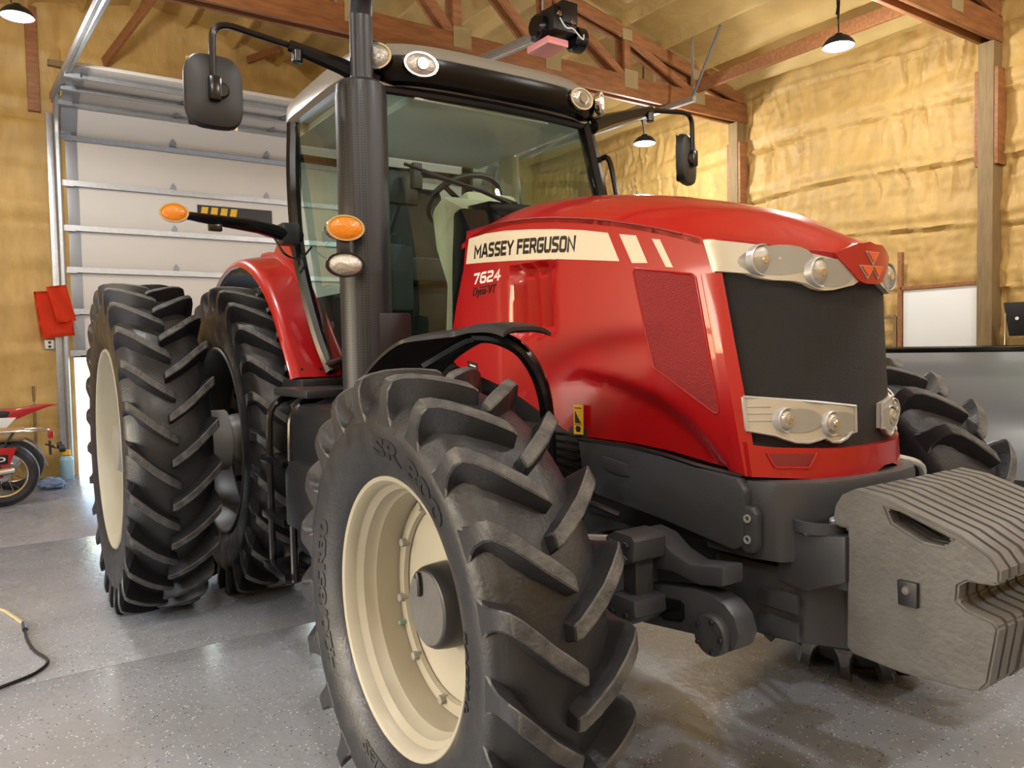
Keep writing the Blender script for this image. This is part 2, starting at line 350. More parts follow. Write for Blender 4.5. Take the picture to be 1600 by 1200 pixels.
# floor: four slabs with a recessed saw-cut joint between them
fl = empty('floor', (-1.5, 0, 0)); tag(fl, kind='structure')
Box('joint_base', (-1.35, -.25, -.16), (15.7, 12.5, .16), 'charcoal', fl, 0)
for x0, x1 in ((XB, -5.2), (-5.2, -2.05), (-2.05, 2.4), (2.4, XF)):
    for y0, y1 in ((YL, -2.9), (-2.9, 3.0), (3.0, YR)):
        Box('floor_slab', ((x0 + x1) / 2, (y0 + y1) / 2, -.05), (x1 - x0 - .006, y1 - y0 - .006, .1), 'floor', fl, .003)
tag(Box('ground_outside', (-8, -8, -.3), (70, 70, .1), 'dirt', None, 0), kind='structure')
# walls
NX = 300
def rw(s, t):
    x = XB + (.6 - XB) * s / .9 if s < .9 else .6 + (XF - .6) * (s - .9) / .1; z = t * 4.75; return Vector((x, YR - .065 - foam(x, z, 1.0), z))
tag(grid('wall_right', 620, 200, rw, 'foam'), kind='structure')
def lw(s, t):
    x = XB + (XF - XB) * s; z = t * 4.75; return Vector((x, YL + .065 + foam(x, z, 8.0), z))
# opening added in the left wall, out of view, as daylight fill on tractor and floor
tag(grid('wall_left', 157, 50, lw, 'foam', lambda s, t: not (-4.4 < XB + (XF - XB) * s < .3 and t * 4.75 < 2.5)), kind='structure')
DY0, DY1, DZ = -1.265, 5.0, 4.43
YW = YR - YL
ys = [YL + (DY0 - YL) * i / 70 for i in range(70)] + [DY0 + (DY1 - DY0) * i / 90 for i in range(90)] + [DY1 + (YR - DY1) * i / 16 for i in range(17)]
zs = [DZ * i / 75 for i in range(75)] + [DZ + (6.2 - DZ) * i / 34 for i in range(35)]
def bw(s, t):
    y = ys[round(s * (len(ys) - 1))]; z = zs[round(t * (len(zs) - 1))]
    z = min(z, roof_z(y) + .02); d = foam(y, z, 4.0); 
    return Vector((XB + .06 + (-.03 if (abs(y - DY0) < .01 or abs(y - DY1) < .01 or abs(z - DZ) < .01) else d), y, z))
def bk(s, t):
    y = ys[int(s * (len(ys) - 1))]; z = zs[int(t * (len(zs) - 1))]; return not (DY0 - 1e-4 <= y < DY1 - 1e-4 and z < DZ - 1e-4)
tag(grid('wall_back', len(ys) - 1, len(zs) - 1, bw, 'foam', bk), kind='structure')
tag(Box('wall_front', (XF + .06, (YR + YL) / 2, 3.1), (.1, YW, 6.2), 'foam', None, 0), kind='structure')
# outer skin of the walls and roof, so no daylight leaks in
for nm, c, s in (('siding_right', ((XB + XF) / 2, YR + .05, 2.4), (XF - XB, .06, 4.8)), ('siding_left', ((XB + XF) / 2, YL - .05, 3.78), (XF - XB, .06, 2.05))):
    tag(Box('wall_' + nm, c, s, 'galv', None, 0), kind='structure')
# roof underside: foam draped over purlins that run the length of the building
def ceil(s, t):
    x = XB + (XF - XB) * s; y = YL + (YR - YL) * t; g = ((YR - y) / .61) % 1.0
    pur = math.exp(-((g - .5) / .085) ** 4)
    d = .12 * pur + .02 * noise.noise(Vector((x * 1.3, y * 1.3, 2))) + .008 * noise.noise(Vector((x * 5, y * 5, 7)))
    return Vector((x, y, roof_z(y) - d))
tag(grid('ceiling', 160, 330, ceil, 'foamceil'), kind='structure')
for sgn, y1 in ((1, YR), (-1, YL)):
    bm = bmesh.new(); z0 = roof_z(RIDGE_Y) + .08; z1 = roof_z(y1) + .08
    vs = [bm.verts.new(p) for p in ((XB - .1, RIDGE_Y, z0), (XF + .1, RIDGE_Y, z0), (XF + .1, y1 + sgn * .1, z1), (XB - .1, y1 + sgn * .1, z1))]; bm.faces.new(vs)
    tag(finish(bm, 'roof_deck', 'galv'), kind='structure')
# posts along the right wall
for i, x in enumerate((-7.545, -4.545, -1.545, 1.455)):
    o = empty('trim_%d' % (i + 1), (x, YR - .1, 0)); tag(o, kind='structure')
    Box('post_timber', (x, YR - .13, 2.15), (.14, .24, 4.30), 'post', o, .006)
    for sx in (-1, 1):
        Box('post_ply', (x + sx * .088, YR - .15, 3.6), (.035, .18, .9), 'wood', o, .004)
for i, (y, z0, z1) in enumerate(((-1.62, 4.5, 5.75),)):
    o = Box('trim_6', (XB + .12, y + .04, (z0 + z1) / 2), (.08, .13, z1 - z0), 'wood', None, .006); tag(o, kind='structure')
# roof trusses: twin plies either side of the post
def truss(xc, label, gi):
    t = empty('roof_truss', (xc, YR, 4.3)); tag(t, label, 'truss', 'roof trusses')
    zb0, zb1 = 4.30, 4.54; off = .06
    nodes_b = [5.75, 5.0, 3.9, 2.8, 1.7, .6, -.25]
    for sx in (-1, 1):
        x = xc + sx * off
        Box('bottom_chord', (x, (YR + YL) / 2, (zb0 + zb1) / 2), (.04, YW - .1, zb1 - zb0), 'wood', t, .004)
        for sg in (1, -1):
            ye = YR - .12 if sg > 0 else YL + .12
            Beam('top_chord', (x, ye, roof_z(ye) - .16), (x, RIDGE_Y, roof_z(RIDGE_Y) - .2), .04, .14, 'wood', t)
        for sg in (1, -1):
            yy = [RIDGE_Y + sg * (n - RIDGE_Y) for n in nodes_b]
            for k, y in enumerate(yy[1:]):
                zt = roof_z(y) - .2
                if zt - zb1 > .1: Box('web_post', (x, y, (zb1 + zt) / 2 - .06), (.038, .09, zt - zb1 + .16), 'wood', t, .003)
                if k + 2 < len(yy): Beam('web_brace', (x, y - .05 * sg, zb1 - .02), (x, yy[k + 2] + .06 * sg, roof_z(yy[k + 2]) - .24), .038, .09, 'wood', t)
    for sx in (1,):
        for y in nodes_b[1:6]:
            Box('gusset_plate', (xc + .083, y + .05, zb1 - .04), (.004, .2, .2), 'plate', t, .001)
            Box('gusset_plate', (xc + .083, y, roof_z(y) - .2), (.004, .14, .12), 'plate', t, .001)
    return t
truss(-4.545, 'brown timber roof truss spanning behind the tractor cab roof', 0)
truss(-1.545, 'brown timber roof truss cut off by the top right corner', 1)
# loose braces at the gable end
tag(Beam('timber_brace', (-9.05, -.80, 5.22), (-8.0, -.35, 5.78), .05, .12, 'wood'), 'sloping brown timber brace above the garage door corner', 'brace')
tag(Beam('timber_brace', (-9.05, 1.0, 5.60), (-8.6, 1.3, 5.66), .05, .1, 'wood'), 'short brown timber brace above the middle of the garage door', 'brace')
tag(Beam('timber_runner', (-2.4, 1.92, 4.42), (.2, 2.15, 4.42), .05, .15, 'wood'), 'timber board carrying the black door opener under the trusses', 'beam')
tag(Beam('timber_runner', (-4.47, 5.02, 4.60), (-1.62, 5.02, 4.60), .05, .14, 'wood'), 'long pale timber running from the truss towards the upper right lamp', 'beam')

# ---------------- sectional garage door, partly raised ----------------
door = empty('door_1', (XB, 1.88, 1.52)); tag(door, kind='structure')
W0, W1 = -1.31, 5.05
def section(a, b, first=False):
    a, b = Vector((a[0], 0, a[1])), Vector((b[0], 0, b[1])); d = (b - a); L = d.length; d.normalize(); nrm = Vector((d.z, 0, -d.x))    # towards the room
    R = Matrix((nrm, Vector((0, 1, 0)), d)).transposed()
    mid = (a + b) / 2; mid.y = (W0 + W1) / 2
    p = Box('door_section', mid - nrm * .02, (.04, W1 - W0, L - .008), 'doorpanel', door, .004, R)
    for y in (W0 + .09, W1 - .09): Box('end_stile', mid * 1 + nrm * .006 + Vector((0, y - mid.y, 0)), (.012, .18, L - .012), 'doorend', p, .002, R)
    bm = bmesh.new(); c = a + nrm * .03; c.y = mid.y
    box(bm, c, (.065, W1 - W0, .012), R); box(bm, c + nrm * .028 + d * .03, (.01, W1 - W0, .06), R); 
    finish(bm, 'door_strut', 'galv', p)
    for y in [W0 + 1.3 + 1.25 * k for k in range(4)]:
        bm = bmesh.new(); q = a + nrm * .012 + d * .085; q.y = y
        prism(bm, [(-.04, -.06), (.04, -.06), (.028, .03), (.0, .075), (-.028, .03)], lambda u, v, w: q + Vector((0, u, 0)) + d * v + nrm * w, -.006, .012); finish(bm, 'hinge', 'doorend', p)
    for y in (W0 + .04, W1 - .04):
        bm = bmesh.new(); q = a + nrm * .03 + d * .02; q.y = y; box(bm, q, (.07, .16, .07), R); finish(bm, 'roller_bracket', 'galv', p)
    return p
zs_ = [1.525, 2.05, 2.575, 3.10, 3.66, 4.27]
for a, b in zip(zs_, zs_[1:]): section((XB + .0, a), (XB + .0, b))
pts_ = [(XB, 4.27), (XB + .32, 4.62), (-8.38, 4.66), (-7.90, 4.66), (-7.62, 4.66)]
for a, b in zip(pts_, pts_[1:]): section(a, b)
Box('weather_strip', (XB, (W0 + W1) / 2, 1.508), (.05, W1 - W0, .03), 'black', door, .006)
sg = Box('door_sticker', (XB + .012, .80, 3.44), (.006, 1.02, .24), 'decalblack', door, 0)
for k in range(4):
    bm = bmesh.new(); y = .37 + k * .13
    prism(bm, [(y - .06, 3.345), (y + .03, 3.345), (y + .065, 3.535), (y - .02, 3.535)], YZ, XB + .014, XB + .018); finish(bm, 'sticker_stripe', 'yellow', sg)
tag(Box('trim_7', (XB + .1, 1.88, 5.12), (.1, 6.6, .07), 'post', None, .004), kind='structure')
# tracks
def track(y, x_end, yend, label):
    t = empty('door_track', (XB + .1, y, 0)); tag(t, label, 'door track', 'garage door tracks')
    path = [(XB + .18, y, .02), (XB + .18, y, 4.28), (XB + .22, y, 4.46), (XB + .36, y, 4.61), (XB + .5, y, 4.68)]
    bm = bmesh.new(); tube(bm, smoothpath(path[:1] + [(XB + .18, y, 2), (XB + .18, y, 4.0)] + path[1:], 4) + [Vector((x_end, yend, 4.62))], .034, 6); finish(bm, 'track_rail', 'galv', t)
    s = -1 if y < 0 else 1
    Box('track_angle', (XB + .15, y + s * .075, 2.25), (.06, .07, 4.5), 'galv', t, .004)
    Beam('track_angle', (XB + .3, y + s * .05, 4.66), (x_end, yend + s * .05, 4.66), .04, .07, 'galv', t)
    Box('hanger_strap', (x_end - .05, yend + s * .05, 5.05), (.03, .012, .85), 'galv', t, 0)
    Beam('hanger_brace', (x_end - .1, yend + s * .05, 4.6), (x_end + .5, yend - .5 * (1 if s > 0 else -1), roof_z(yend) - .1), .03, .012, 'galv', t)
    return t
track(-1.36, -4.9, -1.13, 'galvanised door track rising beside the orange flag')
track(5.08, -5.2, 5.06, 'galvanised door track at the far side of the garage door behind the cab')
hr = empty('hanging_rail', (-4.03, 4.5, 4.26)); tag(hr, 'galvanised rail hung under the truss beside the left cab mirror', 'rail')
Beam('rail_channel', (-7.4, 4.5, 4.34), (-4.03, 4.5, 4.255), .05, .065, 'galv', hr)
Box('hanger_strap', (-4.06, 4.5, 4.26 + (roof_z(4.5) - .12 - 4.26) / 2), (.03, .012, roof_z(4.5) - .12 - 4.26), 'galv', hr, 0)
Beam('hanger_brace', (-4.06, 4.5, 4.28), (-3.65, 4.5, roof_z(4.5) - .12), .03, .02, 'iron', hr)
# opener
op = empty('door_opener', (-3.2, 1.92, 4.0)); tag(op, 'black trolley door opener with pink lens hanging over the cab', 'door opener')
Box('motor_housing', (-3.25, 1.92, 4.22), (.34, .24, .2), 'black', op, .02)
disc('motor_drum', (-3.25, 1.78, 4.18), (0, 1, 0), .10, .12, 'gloss', op)
disc('motor_drum', (-3.18, 2.12, 4.12), (0, 1, 0), .105, .13, 'gloss', op)
Box('control_box', (-3.12, 1.95, 4.27), (.14, .16, .18), 'black', op, .01)
Box('light_lens', (-3.28, 1.88, 4.045), (.30, .22, .06), 'pink', op, .01)
for y, z in ((1.84, 4.24), (1.98, 4.2)): disc('brass_fitting', (-3.06, y, z), (1, 0, 0), .022, .03, 'chrome', op)
Tube('wiring', [(-3.05, 1.84, 4.2), (-3.02, 1.88, 4.12), (-3.03, 1.96, 4.13), (-3.02, 2.05, 4.06), (-3.06, 2.1, 4.12)], .006, 'white', op, 6, 4)
Beam('opener_rail', (-3.4, 1.92, 4.2), (-8.9, 1.88, 4.72), .05, .09, 'galv', op)
for y in (1.78, 2.06): Tube('hanging_chain', [(-3.2, y, 4.3), (-3.2, y + .01, 4.75), (-3.2, y, 5.6)], .013, 'galv', op, 6)

# ---------------- high bay lamps ----------------
def lamp(x, y, z, label=None):
    t = empty('high_bay_lamp', (x, y, z)); tag(t, label or 'added round white high bay lamp on a chain out of view', 'lamp', 'high bay lamps')
    Lathe('lamp_housing', [(.10, 0), (.10, .035), (.07, .05), (.065, .09), (.03, .125), (.0, .14), (-.012, .14), (-.012, .128), (0, .125)], (x, y, z), 'steelblack', t, (0, 0, 1), 28)
    Lathe('lamp_lens', [(-.006, 0), (-.03, 0.03), (-.026, .09), (-.012, .124), (-.004, .127), (-.004, 0)], (x, y, z), 'lampwhite', t, (0, 0, 1), 28)
    top = roof_z(y) - .05
    Tube('chain', [(x, y, z + .1), (x, y, (z + top) / 2), (x, y, top)], .006, 'galv', t, 5)
    Tube('cable', [(x + .03, y - .04, z + .09), (x + .05, y - .08, z + .25), (x + .02, y - .05, z + .4), (x + .01, y - .02, top)], .006, 'black', t, 5, 3)
    Tube('cable', [(x + .05, y - .08, z + .2), (x + .07, y - .1, z + .3), (x + .05, y - .07, z + .36), (x + .04, y - .09, z + .24)], .01, 'black', t, 5, 3)
    L = bpy.data.lights.new('lamp_light', 'POINT'); L.shadow_soft_size = .09; L.energy = LAMP_W; L.color = (1, .985, .96)
    lo = bpy.data.objects.new('lamp_light', L); C.objects.link(lo); lo.parent = t; lo.location = (0, 0, -.13)
    return t
lamp(-2.12, 4.28, 4.16, 'lit round high bay lamp hanging at upper right near the foam wall')
lamp(-5.05, 4.71, 4.03, 'small lit high bay lamp seen beside the left cab mirror')
lamp(-6.4, -1.82, 4.62, 'lit round high bay lamp at upper left above the orange flag')
for x, y in ((1.3, 4.3), (-2.6, -1.9), (1.3, -1.9), (4.6, -1.9), (4.6, 4.3), (1.3, 1.2), (4.6, 1.2), (-2.6, -5.0), (1.3, -5.0), (4.6, -5.0)): lamp(x, y, 4.6)  # unseen lamps added behind and beside the camera to brighten the tractor
# ================= tractor =================
# X forward, -Y is the tractor's right hand side (towards the camera)
T = empty('tractor', (-1.5, 0, 0)); tag(T, 'red tractor with dual rear wheels, glass cab and grey front weights', 'tractor')
def lerp_t(tab, x):
    if x <= tab[0][0]: return tab[0][1]
    for (a, va), (b, vb) in zip(tab, tab[1:]):
        if x <= b: return va + (vb - va) * (x - a) / (b - a)
    return tab[-1][1]
def lug_mesh(name, st, s, R):
    # stations: (y_top, r_top, y_base, r_base, theta, half width top, half width base); s mirrors left/right
    bm = bmesh.new(); rows = []
    for yt, rt, yb, rb, th, ht, hb in st:
        row = []
        for (y, r, w) in ((yb, rb, -hb), (yt, rt, -ht), (yt, rt, ht), (yb, rb, hb)):
            a = th + w / R; row.append(bm.verts.new((r * math.cos(a), s * y, r * math.sin(a))))
        rows.append(row)
    for a, b in zip(rows, rows[1:]):
        for k in range(3): bm.faces.new((a[k], a[k + 1], b[k + 1], b[k]))
        bm.faces.new((a[3], a[0], b[0], b[3]))
    bm.faces.new(rows[0]); bm.faces.new(rows[-1][::-1])
    bmesh.ops.recalc_face_normals(bm, faces=bm.faces)
    es = [e for e in bm.edges if e.calc_face_angle(0) > .6]; bmesh.ops.bevel(bm, geom=es, offset=.004, segments=1, affect='EDGES', clamp_overlap=True)
    for f in bm.faces: f.smooth = True
    for e in bm.edges:
        if len(e.link_faces) == 2 and e.calc_face_angle(0) > .42: e.smooth = False
    return bm
def lug_meshes(st, R):
    out = []
    for s in (1, -1):
        bm = lug_mesh('lug', st, s, R); 
        bm.normal_update()
        for f in bm.faces:
            c = f.calc_center_median(); rad = Vector((c.x, 0, c.z)).normalized(); f.material_index = 1 if f.normal.dot(rad) > .55 or f.calc_area() < .0002 else 0
        me = bpy.data.meshes.new('tread_lug'); bm.to_mesh(me); bm.free(); me.materials.append(M['rubber']); me.materials.append(M['lug']); out.append(me)
    return out
def wheel(name, label, c, prof, lugs, n, phase=0.0, join=False):
    w = empty(name, c, T); w['label'] = label
    bm = bmesh.new(); lathe(bm, prof, c, (0, 1, 0), 96, closed=True)
    if join:
        for s in (0, 1):
            for k in range(n):
                b2 = bmesh.new(); b2.from_mesh(lugs[s]); R = Matrix.Rotation(-(phase + 2 * PI * (k + .5 * s) / n), 4, 'Y')
                bmesh.ops.transform(b2, matrix=Matrix.Translation(c) @ R, verts=b2.verts); tmp = bpy.data.meshes.new('t'); b2.to_mesh(tmp); b2.free(); bm.from_mesh(tmp); bpy.data.meshes.remove(tmp)
    finish(bm, 'tyre', ['rubber', 'lug'], w, 40, c)
    if not join:
        for s in (0, 1):
            for k in range(n):
                o = bpy.data.objects.new('tread_lug', lugs[s]); C.objects.link(o); o.parent = w; o.rotation_euler = (0, -(phase + 2 * PI * (k + .5 * s) / n), 0)
    return w
# ---- front wheels ----
FC = Vector((0, -1.066, .70)); NF = 21
half = [(-.115, .398), (-.135, .412), (-.160, .45), (-.177, .50), (-.182, .55), (-.180, .582), (-.166, .602), (-.150, .622), (-.132, .648), (-.095, .664), (-.04, .672)]
fprof = half + [(-y, r) for y, r in half[::-1]]
fst = [(0.016, 0.712, 0.016, 0.66, -0.012, 0.0179, 0.0288), (0.0, 0.722, 0.0, 0.658, 0.0, 0.0218, 0.0324), (-0.04, 0.726, -0.04, 0.656, 0.042, 0.0237, 0.0336), (-0.08, 0.727, -0.08, 0.65, 0.085, 0.0243, 0.0348), (-0.12, 0.725, -0.115, 0.638, 0.138, 0.025, 0.036), (-0.155, 0.718, -0.13, 0.62, 0.185, 0.0256, 0.0372), (-0.176, 0.706, -0.135, 0.61, 0.212, 0.0256, 0.0384), (-0.186, 0.675, -0.14, 0.6, 0.226, 0.0256, 0.0408), (-0.187, 0.635, -0.148, 0.588, 0.23, 0.0282, 0.048), (-0.184, 0.604, -0.16, 0.575, 0.232, 0.0384, 0.0624), (-0.182, 0.576, -0.17, 0.56, 0.233, 0.0563, 0.0792)]
flugs = lug_meshes(fst, .70)
fw = wheel('front_wheel', 'near front wheel with cream rim', FC, fprof, flugs, NF, .04)
fw2 = wheel('front_wheel', 'far front wheel', Vector((0, 1.066, .70)), fprof, flugs, NF, .17)
def front_rim(w, c, s):
    A = (0, s, 0)   # profile height measured outwards along A
    Lathe('rim', [(.112, .405), (.128, .416), (.135, .408), (.131, .397), (.118, .387), (.095, .383), (.075, .366), (.05, .362), (.035, .352), (-.035, .348), (-.075, .347), (-.085, .336), (-.10, .334), (-.12, .338), (-.13, .40), (-.115, .41), (-.07, .372), (.07, .387)], c, 'cream', w, A, 72, closed=True)
    Lathe('rim_flange_ring', [(-.062, .350), (-.045, .342), (-.045, .306), (-.06, .302), (-.07, .350)], c, 'cream', w, A, 60, closed=True)
    Lathe('wheel_disc', [(-.072, .322), (-.062, .316), (-.07, .27), (-.075, .225), (-.06, .17), (-.055, .10), (-.075, .10), (-.085, .315)], c, 'cream', w, A, 60, closed=True)
    Lathe('hub_drum', [(-.10, .13), (-.04, .13), (-.01, .128), (.016, .124), (.028, .117), (.031, .110), (-.10, .11)], c, 'steelblack', w, A, 48, closed=True)
    disc('hub_cap', c + Vector((0, s * .027, 0)), A, .111, .014, 'iron', w, 48)
    Tube('hub_bracket', [c + Vector((-.05, s * .036, .085)), c + Vector((-.03, s * .042, .10)), c + Vector((-.02, s * .042, .06)), c + Vector((-.025, s * .040, .035))], .008, 'steelblack', w, 6, 3)
    for k in range(10):
        a = 2 * PI * (k + .3) / 10; disc('wheel_bolt', c + Vector((.316 * math.cos(a), -s * .042, .316 * math.sin(a))), A, .015, .03, 'greyrim', w, 6, .1)
    disc('valve_cap', c + Vector((-.30, -s * .035, -.14)), A, .008, .03, 'green', w, 8)
front_rim(fw, FC, -1); front_rim(fw2, Vector((0, 1.066, .70)), 1)
# raised lettering on the near front sidewall
def side_text(body, r0, r1, a0, wid, name):
    cs = FC
    def fn(u, v, e):
        r = r0 + v; a = a0 - u / r0 * 1.0
        t = (r - .42) / .16; y = -lerp_t([(.398, .115), (.412, .135), (.45, .160), (.50, .177), (.55, .182), (.60, .182)], r) - .0015 - e * 1.5
        return cs + Vector((r * math.cos(a), y, r * math.sin(a)))
    Text(name, body, fn, 'letter', fw, size=.1, bold=.004, width=wid, height=r1 - r0)
side_text('SR 800', .475, .535, 1.62, .42, 'sidewall_lettering')
side_text('420/85R30', .475, .52, 3.75, .50, 'sidewall_lettering')
side_text('RADIAL', .46, .49, .2, .2, 'sidewall_lettering')
side_text('TUBELESS', .46, .49, -1.3, .3, 'sidewall_lettering')
# ---- rear duals ----
NR = 26; RZ = .945
rhalf = [(-.170, .565), (-.188, .585), (-.205, .64), (-.212, .70), (-.214, .76), (-.212, .80), (-.195, .825), (-.172, .85), (-.15, .875), (-.11, .892), (-.05, .902)]
rprof = rhalf + [(-y, r) for y, r in rhalf[::-1]]
rst = [(.02, .950, .02, .89, -.012, .018, .030), (-.0, .959, -.0, .888, .0, .021, .034), (-.05, .963, -.05, .887, .036, .0225, .035), (-.10, .965, -.10, .882, .078, .023, .036), (-.15, .963, -.145, .865, .128, .0235, .037),
       (-.195, .956, -.16, .845, .172, .024, .038), (-.215, .945, -.165, .83, .192, .024, .040), (-.224, .905, -.17, .82, .202, .024, .042), (-.222, .855, -.18, .80, .207, .026, .048), (-.216, .81, -.195, .785, .209, .036, .064), (-.213, .78, -.20, .76, .21, .05, .08)]
rlugs = lug_meshes(rst, .94)
cyo, cyi = -1.405, -.79
RO, RI = Vector((-3, cyo, RZ)), Vector((-3, cyi, RZ))
wo = wheel('rear_wheel', 'outer rear dual wheel', RO, rprof, rlugs, NR, .13)
wi = wheel('rear_wheel', 'inner rear wheel beside the red fender', RI, rprof, rlugs, NR, .15)
w3 = wheel('rear_wheel', 'far inner rear wheel', Vector((-3, -cyi, RZ)), rprof, rlugs, NR, .2, True)
w4 = wheel('rear_wheel', 'far outer rear wheel', Vector((-3, -cyo, RZ)), rprof, rlugs, NR, .1, True)
def rear_rim(w, c, s, m, outer):
    A = (0, s, 0)
    Lathe('rim', [(.17, .572), (.192, .585), (.20, .578), (.196, .565), (.175, .553), (.12, .545), (.09, .528), (-.09, .52), (-.12, .54), (-.17, .57), (-.16, .58), (-.10, .555), (.10, .555)], c, m, w, A, 80, closed=True)
    Lathe('wheel_disc', [(-.02, .525), (.0, .52), (.02, .44), (.05, .34), (.03, .22), (.0, .16), (-.03, .16), (-.04, .525)], c, m, w, A, 64, closed=True)
    for k in range(10):
        a = 2 * PI * k / 10; disc('wheel_bolt', c + Vector((.28 * math.cos(a), s * .055, .28 * math.sin(a))), A, .02, .035, 'steelblack', w, 6, .1)
    Lathe('hub_drum', [(-.03, .165), (.10, .16), (.16, .13), (.17, .0), (-.03, 0)], c, 'greyrim', w, A, 40)
rear_rim(wo, RO, -1, 'cream', True); rear_rim(wi, RI, -1, 'innerrim', False)
rear_rim(w3, Vector((-3, -cyi, RZ)), 1, 'silver', False); rear_rim(w4, Vector((-3, -cyo, RZ)), 1, 'cream', True)
Lathe('dual_spacer', [(0, .19), (.40, .19), (.40, .15), (0, .15)], (-3, -1.34, RZ), 'greyrim', T, (0, 1, 0), 40, True)
Lathe('dual_spacer', [(0, .19), (.40, .19), (.40, .15), (0, .15)], (-3, .94, RZ), 'greyrim', T, (0, 1, 0), 40, True)
bm = bmesh.new(); lathe(bm, [(-.62, .0), (-.62, .16), (-.3, .2), (.3, .2), (.62, .16), (.62, 0)], (-3, 0, RZ), (0, 1, 0), 32); finish(bm, 'rear_axle', 'charcoal', T)

# ---- chassis ----
Box('transmission_housing', (-2.1, 0, .98), (2.1, .62, .72), 'charcoal', T, .05)
Box('engine_block', (-.35, 0, 1.15), (1.5, .56, .62), 'black', T, .05)
Box('front_frame', (-.1, 0, .78), (1.3, .46, .3), 'charcoal', T, .03)
bm = bmesh.new(); beam(bm, (0, -.74, .70), (0, .74, .70), .2, .2); bev(bm, .03); finish(bm, 'front_axle', 'charcoal', T)
for s in (-1, 1):
    Lathe('axle_hub', [(-.05, 0), (-.05, .19), (.04, .21), (.10, .17), (.10, 0)], (0, s * .80, .70), 'charcoal', T, (0, s, 0), 32)
# ---- bonnet ----
def SY(x): return -.43 + (x + .85) * .042
zcr_t = [(-1.2, 1.985), (-.85, 1.99), (-.633, 2.0), (-.417, 1.989), (-.224, 1.965), (.016, 1.922), (.196, 1.877), (.333, 1.839), (.446, 1.80), (.8, 1.672)]
def zcr(x): return sum(lerp_t(zcr_t, x + d) for d in (-.08, 0, .08)) / 3
def FX(y, z, off=0):
    xk = .608 - (z - 1.1) * .185; u = min(abs(y) / .375, 1.25); return .745 - (.745 - xk) * u ** 2.2 + off
ze_t = [(0, 1.772), (.06, 1.762), (.13, 1.735), (.225, 1.748), (.312, 1.774), (.40, 1.80)]
def hood_top(s, t):
    u = -1 + 2 * t; ya = abs(u) * .376; ze = lerp_t(ze_t, ya); xe = FX(ya, ze, .012)
    if abs(u) > .97: xe = min(xe, .47)
    q = 1 - (1 - s) ** 1.6; x = -.87 + .04 * (1 - abs(u)) + (xe + .87 - .04 * (1 - abs(u))) * q
    hw = -SY(x) if x < .45 else .376
    z = zcr(x) + .112 * (1 - abs(u) ** 2.6)
    z0 = zcr(xe) + .112 * (1 - abs(u) ** 2.6); k = max(0, min(1, (x - (xe - .3)) / .3)); z += (ze - z0) * k * k * (3 - 2 * k)
    kr = max(0, min(1, (-.55 - x) / .32)); z -= .05 * kr * kr
    return Vector((x, u * hw, z))
bm = bmesh.new(); NU, NV = 46, 40
V = [[bm.verts.new(hood_top(i / NU, j / NV)) for j in range(NV + 1)] for i in range(NU + 1)]
for i in range(NU):
    for j in range(NV): bm.faces.new((V[i][j], V[i + 1][j], V[i + 1][j + 1], V[i][j + 1]))
ex = bmesh.ops.extrude_face_region(bm, geom=bm.faces[:])
for v in ex['geom']:
    if isinstance(v, bmesh.types.BMVert): v.co += Vector((-.01 if v.co.x > .5 else 0, 0, -.022))
hood = finish(bm, 'bonnet_top', 'red', T, 40)
# bonnet latch dome on top
Lathe('bonnet_knob', [(0, .02), (.02, .018), (.028, .01), (.03, 0), (0, 0)], (.45, -.19, 1.852), 'greyrim', hood, (0, 0, 1), 20)
# side panels: one mesh per side, pressed arch over the wheel
side = [(-.83, 1.985), (-.633, 1.995), (-.417, 1.985), (-.224, 1.961), (.016, 1.918), (.196, 1.873), (.333, 1.835), (.453, 1.796), (.499, 1.687), (.526, 1.55), (.558, 1.382), (.580, 1.289), (.595, 1.198), (.606, 1.102),
        (.45, 1.119), (.296, 1.14), (.14, 1.151), (-.136, 1.155), (-.20, 1.17), (-.281, 1.21), (-.522, 1.31), (-.93, 1.41), (-.985, 1.45), (-.955, 1.586), (-.925, 1.68), (-.86, 1.833)]
arch_t = [(-1.0, 1.28), (-.30, 1.36), (-.13, 1.405), (.068, 1.374), (.244, 1.325), (.377, 1.255), (.475, 1.18), (.556, 1.10), (.7, 1.0)]
def S_in(x, z):
    d = (lerp_t(arch_t, x) - z)                          # below the arch line: pressed in
    k = max(0, min(1, d / .035)); fade = max(0, min(1, (x + .30) / .25)) * max(0, min(1, (.59 - x) / .07))
    i = .028 * k * k * (3 - 2 * k) * fade
    if -.51 < x < -.25 and 1.52 < z < 1.81:             # louvre field
        f = ((x + .51 + (1.81 - z) * -.10) / .0835) % 1.0; e = min(1, (1.81 - z) / .02, (z - 1.52) / .02, (x + .51) / .01, (-.25 - x) / .01)
        i += (.008 + .042 * (1 - f)) * max(0, e)
    return i
def Sfn(x, z, off=0, sgn=1): return Vector((x, sgn * (SY(x) - off + S_in(x, z)), z))
